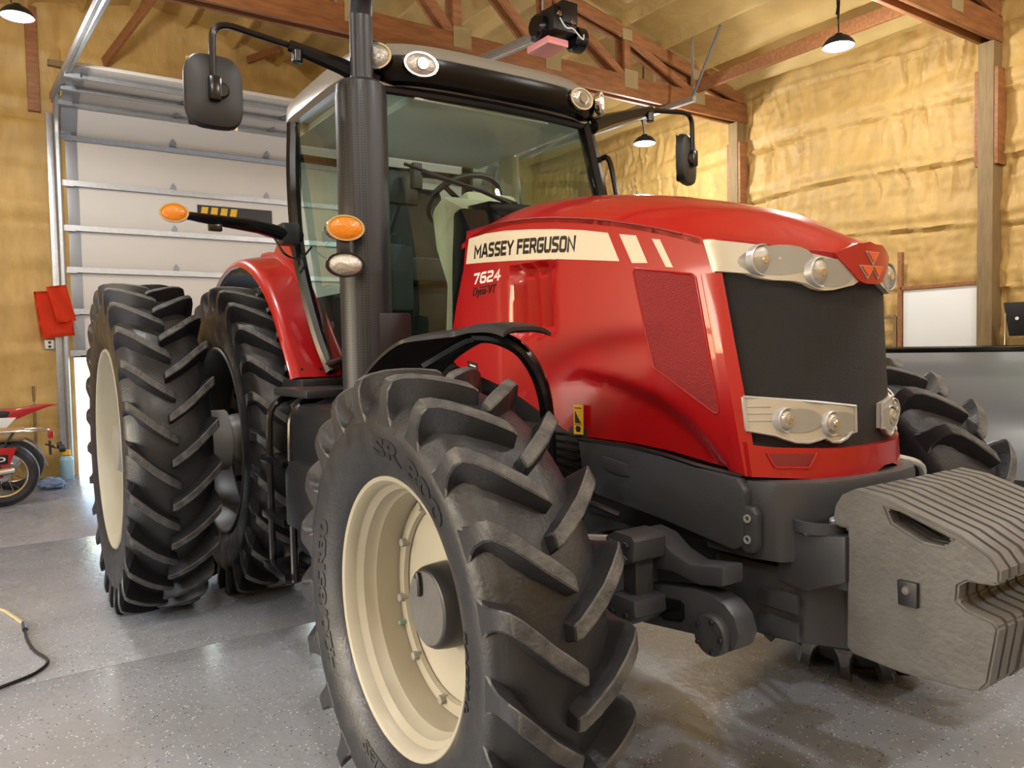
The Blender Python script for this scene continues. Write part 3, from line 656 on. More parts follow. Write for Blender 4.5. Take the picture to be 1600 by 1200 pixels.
for sgn in (1, -1):
    sp = Sheet('bonnet_side_panel', side, .0209, lambda u, v, d: Sfn(u, v, d - .012, sgn), 'red', T, .012, 40)
    Q = lambda u, v, d, sgn=sgn: Sfn(u, v, d, sgn)
    def decal(name, poly, m, h=.0016):
        bm = bmesh.new(); prism(bm, poly, lambda u, v, d: Vector((u, sgn * (SY(u) - d), v)), -.002, h); bmesh.ops.triangulate(bm, faces=[f for f in bm.faces if len(f.verts) > 4]); return finish(bm, name, m, sp)
    decal('cream_stripe', [(-.811, 1.957), (-.68, 1.962), (-.545, 1.955), (-.38, 1.938), (-.225, 1.918), (-.08, 1.894), (.046, 1.868), (.100, 1.766), (-.06, 1.787), (-.228, 1.808), (-.39, 1.823), (-.549, 1.834), (-.7, 1.844), (-.838, 1.851)], 'stripe')
    decal('cream_slash', [(.102, 1.856), (.178, 1.842), (.228, 1.747), (.159, 1.754)], 'stripe')
    decal('cream_slash', [(.249, 1.822), (.282, 1.816), (.336, 1.722), (.307, 1.727)], 'stripe')
    bm = bmesh.new()
    mesh_poly = [(.172, 1.735), (.41, 1.695), (.424, 1.684), (.508, 1.285), (.503, 1.274), (.490, 1.275), (.255, 1.405), (.246, 1.416), (.163, 1.722)]
    decal('mesh_vent', mesh_poly, 'redmesh', .0012)
    pts = [Vector((u, sgn * (SY(u) - .001), v)) for u, v in mesh_poly]; tube(bm, pts + [pts[0]], .0035, 6); finish(bm, 'vent_rim', 'red', sp)
    if sgn > 0:
        w = decal('warning_label', [(-.144, 1.272), (-.095, 1.272), (-.097, 1.165), (-.146, 1.164)], 'yellow')
        for poly in ([(-.139, 1.262), (-.102, 1.262), (-.102, 1.258), (-.139, 1.258)], [(-.138, 1.252), (-.12, 1.225), (-.104, 1.205), (-.138, 1.205)], [(-.13, 1.195), (-.112, 1.195), (-.106, 1.185), (-.112, 1.173), (-.13, 1.173), (-.136, 1.185)], [(-.141, 1.201), (-.1, 1.201), (-.1, 1.199), (-.141, 1.199)]):
            decal('label_mark', poly, 'decalblack', .0022)
        decal('rating_plate', [(-.845, 1.435), (-.765, 1.42), (-.765, 1.345), (-.83, 1.362)], 'decalblack')
        for k in range(3): decal('rating_line', [(-.825, 1.418 - k * .018), (-.78, 1.41 - k * .018), (-.78, 1.404 - k * .018), (-.825, 1.412 - k * .018)], 'white', .002)
    if sgn > 0:
        stroke_text('brand_lettering', 'MASSEY FERGUSON', lambda u, v, e: Vector((-.775 + u, SY(-.775 + u) - .0012 - e, 1.866 - .028 * u - .062 * u * u + v)), 'decalblack', sp, .665, .060, .225, .2)
        stroke_text('model_lettering', '7624', lambda u, v, e: Vector((-.785 + u, SY(-.785 + u) - .0012 - e, 1.757 + .02 * u + v)), 'white', sp, .215, .047, .2, .2)
        Text('model_lettering', 'Dyna-VT', lambda u, v, e: Vector((-.79 + u, SY(-.79 + u) - .002 - e, 1.698 + .02 * u + v)), 'decalblack', sp, size=.05, bold=.0002, shear=.3, width=.175, height=.046)
        decal('model_underline', [(-.735, 1.744), (-.665, 1.747), (-.665, 1.742), (-.735, 1.739)], 'decalblack', .002)
# seam bead between bonnet top and side
for sgn in (1, -1): Tube('bonnet_seam', [Vector((x, sgn * (SY(x) - .001), zcr(x) - .004)) for x in [-.83 + .1 * k for k in range(13)]], .003, 'darkred', T, 6)
# front fascia
def Ff(y, z, off=0): return Vector((FX(y, z, off), y, z))
def fsheet(name, poly, m, o0, o1, parent, step=.03): return Sheet(name, poly, step, lambda u, v, d: Ff(u, v, o0 + (o1 - o0) * (1 if d else 0)), m, parent, 1.0, 40)
gr = fsheet('grille', [(-.372, 1.12), (.372, 1.12), (.372, 1.76), (.2, 1.735), (0, 1.72), (-.2, 1.735), (-.372, 1.76)], 'grille', -.03, -.004, T)
for sgn in (1, -1):
    up = [(-.384, 1.79), (-.312, 1.768), (-.225, 1.742), (-.131, 1.717), (-.105, 1.695), (-.052, 1.655), (-.075, 1.643), (-.105, 1.637), (-.14, 1.629), (-.165, 1.627), (-.190, 1.634), (-.21, 1.648), (-.235, 1.656), (-.281, 1.661), (-.305, 1.669), (-.325, 1.683), (-.377, 1.694)]
    up = [(sgn * y, z) for y, z in up]
    P1 = fsheet('headlamp_panel', up, 'lamppanel', -.005, .014, T)
    lo = [(-.365, 1.326), (-.20, 1.308), (-.069, 1.291), (-.068, 1.216), (-.088, 1.214), (-.105, 1.200), (-.13, 1.190), (-.155, 1.192), (-.178, 1.206), (-.195, 1.2), (-.225, 1.193), (-.26, 1.196), (-.29, 1.208), (-.307, 1.217), (-.367, 1.230)]
    lo = [(sgn * y, z) for y, z in lo]
    P2 = fsheet('worklamp_panel', lo, 'lamppanel', -.005, .012, T)
    bm = bmesh.new(); pp = [Ff(y, z, .014) for y, z in lo]; tube(bm, pp + [pp[0]], .005, 6); finish(bm, 'panel_rim', 'silver', P2)
    for k in range(3):
        z = 1.298 - k * .02; Tube('panel_rib', [Ff(sgn * y, z, .013) for y in (-.36, -.335, -.31)], .002, 'silver', P2, 5)
    for (y, z, r, P) in ((-.296, 1.720, .045, P1), (-.175, 1.680, .042, P1), (-.276, 1.258, .035, P2), (-.152, 1.244, .035, P2)):
        y *= sgn; c = Ff(y, z, .002); ax = Vector((1, y * .4, .02)).normalized()
        # swept recess beside each lamp, then bowl, ring and lens
        q = [(y + sgn * (.030 + (r + .004) * math.cos(a) * 1.55), z - .002 + (r * .98) * math.sin(a)) for a in [2 * PI * k / 20 for k in range(20)]]
        fsheet('lamp_recess', q, 'greyrim', .0142, .0152, P, .05)
        Lathe('lamp_bezel', [(-.01, r + .002), (.014, r + .002), (.017, r), (.016, r - .003), (-.005, r - .006), (-.01, r - .006)], c, 'silver', P, ax, 32, True)
        Lathe('lamp_lens', [(.0, r - .004), (.012, r - .006), (.02, r * .6), (.023, 0), (0, 0)], c, 'lens', P, ax, 32)
        disc('lamp_bulb', c + ax * .02, ax, r * .28, .012, 'chrome', P, 16)
# red nose with badge
nose = fsheet('nose_shield', [(-.140, 1.735), (-.128, 1.718), (-.100, 1.692), (-.058, 1.655), (-.03, 1.648), (.03, 1.648), (.058, 1.655), (.100, 1.692), (.128, 1.718), (.140, 1.735), (.06, 1.765), (-.06, 1.765)], 'red', -.01, .02, T, .02)
def tri(name, y, z, w, h, m, off, inv=True):
    bm = bmesh.new(); prism(bm, [(y - w, z + h), (y + w, z + h), (y, z)] if inv else [(y - w, z), (y + w, z), (y, z + h)], lambda u, v, d: Ff(u, v, d), off, off + .003); finish(bm, name, m, nose)
for (y, z) in ((0, 1.702), (-.027, 1.661), (.027, 1.661)):
    tri('badge_triangle', y, z, .036, .040, 'silver', .020); tri('badge_face', y, z + .008, .028, .030, 'emborange', .0232)
# lower red lip, wrapping round the front
lip = fsheet('front_lip', [(-.375, 1.197), (-.365, 1.19), (-.317, 1.182), (-.163, 1.174), (0, 1.172), (.163, 1.174), (.317, 1.182), (.365, 1.19), (.375, 1.197), (.376, 1.10), (.30, 1.096), (.2, 1.085), (.17, 1.095), (.13, 1.105), (.07, 1.105), (.02, 1.09), (-.187, 1.087), (-.326, 1.097), (-.376, 1.10)], 'red', -.02, .022, T, .03)
fsheet('lip_recess', [(-.335, 1.166), (-.215, 1.161), (-.238, 1.128), (-.322, 1.132)], 'darkred', .0225, .0235, lip)
bm = bmesh.new(); pp = [Ff(y, z, .024) for y, z in [(-.338, 1.168), (-.325, 1.13), (-.318, 1.126), (-.24, 1.122), (-.233, 1.127), (-.212, 1.163)]]; tube(bm, pp, .004, 6); finish(bm, 'recess_rim', 'red', lip)
for sgn in (1, -1): fsheet('grille_frame', [(sgn * y, z) for y, z in ((-.381, 1.10), (-.352, 1.10), (-.356, 1.3), (-.362, 1.5), (-.366, 1.69), (-.388, 1.69))], 'red', -.025, .006, T, .05)
# ---- grey belly panels, front support and weight carrier ----
for sgn in (1, -1):
    bp_ = Prism('belly_panel', [(-.12, 1.145), (.14, 1.142), (.296, 1.131), (.45, 1.111), (.60, 1.095), (.625, 1.06), (.62, .905), (.585, .885), (.3, .925), (-.03, .96), (-.10, 1.05)], sgn * -.405, sgn * -.37, 'charcoal', T, .008)
    Prism('cover_plate', [(.02, 1.10), (.145, 1.085), (.15, 1.045), (.09, 1.045), (.03, 1.055)], sgn * -.409, sgn * -.404, 'charcoal', bp_, .003)
    Tube('belly_trim', [(-.12, sgn * -.40, 1.148), (.14, sgn * -.40, 1.146), (.296, sgn * -.40, 1.135), (.45, sgn * -.40, 1.115), (.60, sgn * -.38, 1.098)], .008, 'gloss', T, 6)
cast = [(-.38, .60), (-.38, 0.60)]
bm = bmesh.new()    # front support casting: rounded U in plan, lofted in z
def plan(z0, z1, hw, xf, xb=.45):
    pts = [(xb, -hw), (.62, -hw), (.70, -hw * .93), (xf - .02, -hw * .62), (xf, -hw * .3), (xf, hw * .3), (xf - .02, hw * .62), (.70, hw * .93), (.62, hw), (xb, hw)]
    return pts
prism(bm, plan(0, 0, .372, .79), lambda u, v, d: Vector((u, v, d)), .86, 1.09); bmesh.ops.recalc_face_normals(bm, faces=bm.faces); bev(bm, .015); sup = finish(bm, 'front_support', 'charcoal', T)
bm = bmesh.new(); prism(bm, plan(0, 0, .30, .86, .42), lambda u, v, d: Vector((u, v, d)), .615, .835); bmesh.ops.recalc_face_normals(bm, faces=bm.faces); bev(bm, .02); low = finish(bm, 'lower_support', 'charcoal', T)
for z in (.66, .74): Box('support_rib', (.66, -.297, z), (.13, .02, .055), 'charcoal', low, .006)
disc('drain_plug', (.84, -.19, .76), (.6, -.7, 0), .022, .05, 'iron', low, 16)
bp2 = Prism('bolt_plate', [(.607, .90), (.607, 1.0), (.618, 1.018), (.645, 1.018), (.66, 1.0), (.66, .905), (.648, .887), (.62, .887)], -.402, -.372, 'charcoal', T, .006)
for z in (.925, .985): 
    Lathe('bolt_socket', [(0, .012), (.004, .012), (.004, .007), (-.004, .006), (-.004, 0), (0, 0)], (.634, -.403, z), 'silver', bp2, (0, -1, 0), 16)
car = Prism('weight_carrier', [(.665, .965), (.69, .985), (.76, .945), (.875, .965), (.875, .84), (.755, .79), (.665, .80)], -.31, -.28, 'charcoal', T, .006)
Prism('weight_carrier', [(.665, .965), (.69, .985), (.76, .945), (.875, .965), (.875, .84), (.755, .79), (.665, .80)], .28, .31, 'charcoal', T, .006)
Box('carrier_beam', (.80, 0, .885), (.14, .58, .15), 'charcoal', T, .01)
bm = bmesh.new(); lathe(bm, [(0, .085), (.03, .085), (.03, .07), (0, .07)], (.76, -.24, .955), (0, 0, 1), 24, True, 0, 2 * PI); finish(bm, 'carrier_ring', 'charcoal', T)
disc('carrier_bolt', (.79, -.22, .965), (0, -.3, 1), .015, .05, 'silver', T, 8)
# suitcase weights
wp = [(.830, 1.005), (.837, 1.041), (.856, 1.072), (.892, 1.092), (.968, 1.083), (1.161, 1.021), (1.226, .985), (1.248, .955), (1.247, .926), (1.232, .918), (1.176, .914), (1.157, .899), (1.155, .863), (1.176, .848), (1.231, .836), (1.245, .823), (1.224, .688), (1.205, .663), (1.177, .657), (1.019, .645), (.886, .652), (.871, .666), (.874, .984), (.840, .985)]
hole = [(.980, 1.055), (1.013, 1.052), (1.142, 1.007), (1.127, .987), (1.072, .988), (.996, 1.022)]
def weight_mesh(th):
    # outline and handle slot bridged into one thick casting
    bm = bmesh.new(); rings = []
    def loop(P, d, k=0):
        vs = [bm.verts.new((u, d, v)) for u, v in P]; es = [bm.edges.new((vs[i], vs[(i + 1) % len(vs)])) for i in range(len(vs))]; return vs, es
    for d in (-th / 2, th / 2):
        a, ea = loop(wp, d); b, eb = loop(hole, d); bmesh.ops.triangle_fill(bm, edges=ea + eb, use_beauty=True); rings.append((a, b))
    for k in (0, 1):
        A, B = rings[0][k], rings[1][k]; n = len(A)
        for i in range(n): bm.faces.new((A[i], A[(i + 1) % n], B[(i + 1) % n], B[i]))
    bmesh.ops.recalc_face_normals(bm, faces=bm.faces)
    es = [e for e in bm.edges if len(e.link_faces) == 2 and e.calc_face_angle(0) > .9]
    bmesh.ops.bevel(bm, geom=es, offset=.006, segments=2, affect='EDGES', clamp_overlap=True)
    return bm
pack = empty('weight_pack', (1.0, 0, .65), T); pack['label'] = 'stack of grey suitcase weights on the nose'
first = None
for k in range(12):
    y = -.30 + .024 + k * .0485
    if first is None:
        first = finish(weight_mesh(.045), 'suitcase_weight', 'iron', pack, 35); first.location.y = y
        base = first.location.copy()
    else:
        o = dup(first, 'suitcase_weight', pack); o.location = base.copy(); o.location.y = y; o.location.x += random.uniform(-.003, .003)
bdg = Prism('weight_badge', [(1.016, .885), (1.066, .885), (1.066, .823), (1.019, .823)], -.311, -.297, 'steelblack', pack, .002)
Lathe('badge_stud', [(0, .012), (.006, .009), (.008, 0), (0, 0)], (1.04, -.311, .862), 'iron', pack, (0, -1, 0), 12)
# ---- axle suspension arms on the near side and the far side ----
for s in (1, -1):
    Y = lambda v: s * v
    ua = Prism('upper_arm', [(.297, .905), (.337, .925), (.399, .914), (.458, .876), (.528, .854), (.653, .872), (.652, .816), (.568, .80), (.46, .815), (.359, .806), (.325, .83)], Y(-.53), Y(-.44), 'charcoal', T, .012)
    Prism('knuckle_block', [(.316, .914), (.36, .938), (.43, .935), (.445, .92), (.438, .86), (.386, .838), (.339, .846)], Y(-.66), Y(-.53), 'charcoal', T, .01)
    Prism('knuckle_block', [(.321, .742), (.36, .75), (.44, .747), (.446, .70), (.40, .662), (.36, .66), (.313, .675)], Y(-.66), Y(-.53), 'charcoal', T, .01)
    Beam('knuckle_link', (.375, Y(-.58), .86), (.375, Y(-.58), .72), .07, .06, 'charcoal', T)
    bm = bmesh.new()
    la = [(.326, .745), (.43, .765), (.548, .785), (.607, .784), (.655, .772), (.69, .745), (.707, .695), (.69, .655), (.651, .632), (.605, .618), (.575, .63), (.56, .655), (.45, .642), (.332, .628)]
    prism(bm, la, XZ, Y(-.53), Y(-.45)); bmesh.ops.recalc_face_normals(bm, faces=bm.faces); bev(bm, .01); lo_ = finish(bm, 'lower_arm', 'charcoal', T)
    Prism('arm_window', [(.415, .722), (.43, .733), (.50, .742), (.512, .733), (.512, .69), (.50, .678), (.43, .665), (.415, .673)], Y(-.534), Y(-.529), 'gloss', lo_, .003)
    disc('pivot_cap', (.622, Y(-.54), .68), (0, -s, 0), .058, .03, 'charcoal', lo_, 28)
    for k in range(5): a = k * 2 * PI / 5; disc('pivot_bolt', (.622 + .044 * math.cos(a), Y(-.557), .68 + .044 * math.sin(a)), (0, -s, 0), .008, .012, 'steelblack', lo_, 6)
    for z in (.90, .70): Tube('tie_rod', [(.36, Y(-.60), z), (.12, Y(-.70), z - .02)], .014, 'silver', T, 8)
    for (x, z) in ((.35, .905), (.415, .905), (.41, .865), (.35, .70), (.41, .70)): disc('knuckle_bolt', (x, Y(-.664), z), (0, -s, 0), .012, .014, 'steelblack', T, 6)
    Tube('hydraulic_hose', [(.66, Y(-.3), 1.10), (.70, Y(-.40), 1.06), (.62, Y(-.5), .95), (.45, Y(-.52), .93)] if s < 0 else [(.15, Y(-.45), .92), (.05, Y(-.5), .95), (-.05, Y(-.45), .88)], .012, 'steelblack' if s > 0 else 'silver', T, 8, 5)
# side louvre screen and dark engine bay behind the front wheel
sc = Box('engine_screen', (-.30, -.37, 1.08), (.40, .04, .22), 'black', T, .01)
for k in range(7): Box('screen_slat', (-.21, -.395, .99 + k * .028), (.18, .02, .01), 'gloss', sc, .002)
# ---- front mudguards ----
for s in (1, -1):
    def mud(u, v, d, s=s):
        # u: angle along the arc (front strip beyond 1.8), v: 0 outer .. 1 inner
        k = max(0, min(1, (1.92 - u) / .16)); k = k * k * (3 - 2 * k); yo = -1.02 + .14 * k; yi = -.70
        lipd = .02 * (2 * abs(v - .5)) ** 4
        if u >= 1.8:
            r = .862 + .125 * ((u - 1.8) / .8) ** 1.3 - lipd + d * .012; x = r * math.cos(u); z = .70 + r * math.sin(u)
        else:
            w = (1.8 - u); x = -.196 + w * .55; z = 1.5396 - lipd + d * .012 + .012 * min(1, w / .2) - .055 * max(0, w - .35) ** 2 / .16
        return Vector((x, s * (yo + (yi - yo) * v), z))
    bm = bmesh.new(); N1, N2 = 56, 10; g0 = []; U0, U1 = 1.22, 2.95
    for d in (0, 1):
        g0.append([[bm.verts.new(mud(U0 + (U1 - U0) * i / N1, j / N2, d)) for j in range(N2 + 1)] for i in range(N1 + 1)])
    for d in (0, 1):
        for i in range(N1):
            for j in range(N2): bm.faces.new((g0[d][i][j], g0[d][i + 1][j], g0[d][i + 1][j + 1], g0[d][i][j + 1]))
    for i in range(N1):
        for j in (0, N2): bm.faces.new((g0[0][i][j], g0[0][i + 1][j], g0[1][i + 1][j], g0[1][i][j]))
    for j in range(N2):
        for i in (0, N1): bm.faces.new((g0[0][i][j], g0[0][i][j + 1], g0[1][i][j + 1], g0[1][i][j]))
    mg = finish(bm, 'front_mudguard', 'black', T, 50)
    Tube('mudguard_bracket', [(-.16, s * -.80, 1.525), (-.06, s * -.78, 1.515), (.02, s * -.74, 1.47), (.035, s * -.68, 1.37), (-.01, s * -.62, 1.24), (-.08, s * -.56, 1.02)], .024, 'gloss', mg, 10, 5)
    Tube('mudguard_bracket', [(-.42, s * -.86, 1.43), (-.2, s * -.80, 1.515), (-.05, s * -.78, 1.518)], .022, 'gloss', mg, 8, 4)

# ---- cab ----
cabm = 'gloss'
# roof shell
def routl(a, inset, ax=.70, by=.745, cx=-1.85, e=4.5):
    c, s_ = math.cos(a), math.sin(a)
    x = (ax - inset) * math.copysign(abs(c) ** (2 / e), c); y = (by - inset) * math.copysign(abs(s_) ** (2 / e), s_)
    return cx + x + (.02 * (1 - (y / by) ** 2) if x > 0 else 0), y
NA = 72
def ringloft(levels, name, m, cap0, cap1, off=0, arc=None):
    bm = bmesh.new(); rows = []
    A = [2 * PI * k / NA for k in range(NA)] if arc is None else [arc[0] + (arc[1] - arc[0]) * k / 40 for k in range(41)]
    for z, ins in levels: rows.append([bm.verts.new((*routl(a, ins - off), z)) for a in A])
    n = len(A); cyc = arc is None
    for a, b in zip(rows, rows[1:]):
        for k in range(n if cyc else n - 1): bm.faces.new((a[k], a[(k + 1) % n], b[(k + 1) % n], b[k]))
    if cap0: bm.faces.new(rows[0][::-1])
    if cap1: bm.faces.new(rows[-1])
    if not cyc:
        ex = bmesh.ops.solidify(bm, geom=bm.faces[:], thickness=.02)
    return finish(bm, name, m, T, 40)
roof = ringloft([(2.745, .02), (2.77, .0), (2.86, .01), (2.905, .05), (2.935, .14), (2.955, .3), (2.965, .5)], 'cab_roof', 'roof', False, True)
bm = bmesh.new(); bm.faces.new([bm.verts.new((*routl(2 * PI * k / NA, .02), 2.745)) for k in range(NA)]); ex = bmesh.ops.extrude_face_region(bm, geom=bm.faces[:])
for v in ex['geom']:
    if isinstance(v, bmesh.types.BMVert): v.co.z += .01
finish(bm, 'roof_eave', 'eave', roof)
vis = ringloft([(2.712, .05), (2.72, .012), (2.77, -.010), (2.825, -.010), (2.84, .015)], 'roof_visor', 'gloss', False, False, 0, (-1.02, 1.02))
def oval_lamp(c, ax, w, h, parent, ring='chrome', lens='lens', dep=.03):
    ax = Vector(ax).normalized(); s, u = frame_of(ax)
    def ell(prof, name, m):
        bm = bmesh.new(); rows = []
        for hh, k in prof:
            rows.append([bm.verts.new(c + ax * hh)] if k == 0 else [bm.verts.new(c + ax * hh + s * (w * k * math.cos(2 * PI * i / 32)) + u * (h * k * math.sin(2 * PI * i / 32))) for i in range(32)])
        for a, b in zip(rows, rows[1:]):
            for i in range(32):
                j = (i + 1) % 32
                if len(b) == 1: bm.faces.new((a[i], a[j], b[0]))
                elif len(a) == 1: bm.faces.new((a[0], b[j], b[i]))
                else: bm.faces.new((a[i], a[j], b[j], b[i]))
        return finish(bm, name, m, parent, 40)
    c = Vector(c)
    ell([(-dep, .75), (-dep * .6, .98), (0, 1.0), (.006, .98), (.006, .86), (-.004, .82)], 'lamp_bezel', ring)
    ell([(-.004, .9), (.004, .82), (.012, .5), (.015, 0)], 'lamp_glass', lens)
    return c
for s in (1, -1):
    oval_lamp((-1.132, s * -.472, 2.787), (1, s * -.12, -.05), .085, .056, vis); 
    q = (-1.152, s * -.472, 2.795)
    for k in (-1, 1): disc('lamp_reflector', (-1.117, s * -.472 + k * .0, 2.787), (1, s * -.12, -.05), .028, .012, 'chrome', vis, 20)
    oval_lamp((-1.20, s * -.665, 2.81), (1, s * -.75, -.05), .075, .060, vis)
# roof underside liner
Box('headliner', (-1.85, 0, 2.725), (1.2, 1.30, .04), 'liner', T, .015)
Box('headliner_console', (-1.6, -.05, 2.69), (.7, .8, .05), 'liner', T, .02)
# pillars
for s in (1, -1):
    bm = bmesh.new(); tube(bm, smoothpath([(-1.30, s * .62, 2.74), (-1.22, s * .615, 2.5), (-1.12, s * .60, 2.2), (-1.02, s * .575, 1.85), (-.99, s * .55, 1.45)] if s > 0 else [(-1.31, -.62, 2.74), (-1.30, -.63, 2.4), (-1.29, -.63, 2.0), (-1.28, -.62, 1.45)], 5), .042, 8); finish(bm, 'front_pillar', cabm, T, 30)
    bm = bmesh.new(); tube(bm, smoothpath([(-2.17, s * .72, 2.74), (-2.13, s * .745, 2.4), (-2.08, s * .74, 2.0), (-1.95, s * .70, 1.6), (-1.85, s * .66, 1.38)], 5), .038, 8); finish(bm, 'door_pillar', cabm, T, 30)
    bm = bmesh.new(); tube(bm, [(-2.52, s * .60, 2.74), (-2.55, s * .60, 2.2), (-2.55, s * .58, 1.5)], .04, 8); finish(bm, 'rear_pillar', cabm, T, 30)
    # door glass between front pillar and door pillar, quarter glass behind
    def pane(name, pts, m, bulge):
        bm = bmesh.new(); a, b, c, d = [Vector(p) for p in pts]; n = (b - a).cross(d - a).normalized()
        G = [[bm.verts.new((a * (1 - i / 8) + b * (i / 8)) * (1 - j / 8) + (d * (1 - i / 8) + c * (i / 8)) * (j / 8) + Vector((0, s * bulge * math.sin(PI * i / 8) * (.3 + .7 * math.sin(PI * j / 8)), 0))) for j in range(9)] for i in range(9)]
        for i in range(8):
            for j in range(8): bm.faces.new((G[i][j], G[i + 1][j], G[i + 1][j + 1], G[i][j + 1]))
        return finish(bm, name, m, T, 60)
    pane('door_glass', [(-1.02 if s > 0 else -1.28, s * .585 if s > 0 else -.625, 1.5), (-1.88, s * .68, 1.42), (-2.16, s * .73, 2.72), (-1.30, s * .63, 2.72)], 'sideglass', .02)
    pane('quarter_glass', [(-2.02, s * .71, 1.75), (-2.55, s * .60, 1.75), (-2.52, s * .61, 2.72), (-2.19, s * .72, 2.72)], 'sideglass', .01)
    Tube('door_seal', [(-1.02 if s > 0 else -1.27, s * .595, 1.5), (-1.88, s * .685, 1.42)], .018, cabm, T, 8)
    Box('cab_side_wall', (-2.2, s * .57, 1.55), (.75, .06, .5), 'black', T, .02)
    # grab handle ahead of the front pillar
    if s > 0: Tube('grab_handle', [(-1.21, s * .62, 2.47), (-1.18, s * .65, 2.51), (-1.13, s * .66, 2.48), (-1.07, s * .66, 2.25), (-1.03, s * .65, 1.95), (-1.06, s * .60, 1.88)], .015, cabm, T, 8, 4)
bm = bmesh.new(); G = []
for i in range(13):
    t = i / 12; row = []
    for j in range(13):
        y = -.60 + 1.2 * j / 12; z = 1.42 + 1.28 * t; x = lerp_t([(1.42, -.985), (1.85, -1.005), (2.2, -1.10), (2.5, -1.205), (2.72, -1.295)], z) + .07 * (1 - (y / .6) ** 2); kq = max(0, -y / .6); x += (-1.29 - x) * kq ** 3
        row.append(bm.verts.new((x, y, z)))
    G.append(row)
for i in range(12):
    for j in range(12): bm.faces.new((G[i][j], G[i + 1][j], G[i + 1][j + 1], G[i][j + 1]))
finish(bm, 'windscreen', 'glass', T, 60)
Tube('windscreen_frame', [(-1.28, -.62, 2.70), (-1.245, -.3, 2.70), (-1.235, 0, 2.70), (-1.245, .3, 2.70), (-1.28, .62, 2.70)], .024, 'steelblack', T, 8)
bm = bmesh.new(); vs = [bm.verts.new(p) for p in ((-2.56, -.58, 1.7), (-2.56, .58, 1.7), (-2.53, .58, 2.72), (-2.53, -.58, 2.72))]; bm.faces.new(vs); finish(bm, 'rear_window', 'glass', T)
Tube('rear_window_frame', [(-2.55, -.6, 2.66), (-2.58, 0, 2.66), (-2.55, .6, 2.66)], .025, cabm, T, 8)
Box('cab_rear_wall', (-2.56, 0, 1.5), (.05, 1.2, .42), 'black', T, .02)
Tube('rear_window_post', [(-2.57, .18, 2.68), (-2.57, .18, 1.7)], .03, cabm, T, 8)
Box('cab_floor', (-1.75, 0, 1.37), (1.5, 1.1, .07), 'black', T, .02)
# cowl behind the bonnet and dash
Prism('cowl', [(-.86, 2.02), (-.80, 1.96), (-.90, 1.72), (-.97, 1.5), (-1.0, 1.42), (-1.05, 1.42), (-1.02, 1.9), (-1.0, 2.10), (-.93, 2.115)], -.40, .40, 'gloss', T, .02)
Prism('cowl_hump', [(-.80, 2.07), (-.95, 2.16), (-1.15, 2.17), (-1.15, 2.05), (-.9, 2.02)], -.26, .34, 'gloss', T, .03)
Prism('dash_console', [(-1.08, 1.42), (-1.06, 2.02), (-1.10, 2.16), (-1.28, 2.24), (-1.40, 2.18), (-1.36, 1.98), (-1.26, 1.8), (-1.30, 1.42)], -.30, .24, 'beige', T, .04)
Prism('dash_shroud', [(-1.20, 2.12), (-1.28, 2.28), (-1.42, 2.24), (-1.40, 2.12)], -.16, .14, 'beige', T, .03)
Tube('steering_column', [(-1.32, -.02, 2.1), (-1.50, -.02, 2.24)], .045, 'black', T, 10)
sw = empty('steering_wheel', (-1.52, -.02, 2.28), T)
ax = Vector((-.55, 0, .83)).normalized(); s_, u_ = frame_of(ax); cc = Vector((-1.53, -.02, 2.27))
Tube('wheel_rim', [cc + (s_ * math.cos(2 * PI * k / 32) + u_ * math.sin(2 * PI * k / 32)) * .20 for k in range(33)], .016, 'black', sw, 8)
for a in (.4, 2.6, 4.7): Tube('wheel_spoke', [cc - ax * .03, cc + (s_ * math.cos(a) + u_ * math.sin(a)) * .2], .014, 'black', sw, 6)
disc('wheel_boss', cc - ax * .02, ax, .05, .04, 'black', sw, 20)
st = empty('driver_seat', (-2.05, 0, 1.4), T)
Box('seat_cushion', (-2.0, 0, 1.93), (.5, .52, .14), 'seat', st, .05); Box('seat_base', (-2.02, 0, 1.63), (.36, .38, .45), 'black', st, .03)
Box('seat_back', (-2.27, 0, 2.22), (.13, .5, .55), 'seat', st, .05, Matrix.Rotation(-.15, 3, 'Y')); Box('arm_rest', (-2.0, -.34, 2.08), (.5, .12, .08), 'seat', st, .03)
Box('control_console', (-1.75, -.45, 1.85), (.55, .2, .34), 'seat', T, .04)
mon = Box('terminal_screen', (-1.62, -.36, 2.33), (.05, .20, .17), 'black', T, .01); Tube('terminal_stalk', [(-1.62, -.36, 2.25), (-1.7, -.42, 2.0)], .012, 'black', mon, 6)
Box('cab_phone', (-1.50, -.32, 2.37), (.05, .05, .13), 'black', T, .008)
Tube('rear_cable', [(-2.5, -.1, 2.66), (-2.48, .05, 2.60), (-2.5, .12, 2.55), (-2.5, .16, 2.62), (-2.52, .17, 2.3)], .008, 'black', T, 5, 4)
Box('pillar_trim', (-2.1, .66, 2.35), (.16, .06, .72), 'beige', T, .02)
# wiper across the windscreen
Tube('wiper_arm', [(-.97, -.10, 2.16), (-.985, -.25, 2.21), (-1.06, -.52, 2.28)], .010, 'black', T, 6); Tube('wiper_blade', [(-.99, -.05, 2.17), (-1.07, -.60, 2.31)], .008, 'black', T, 6)
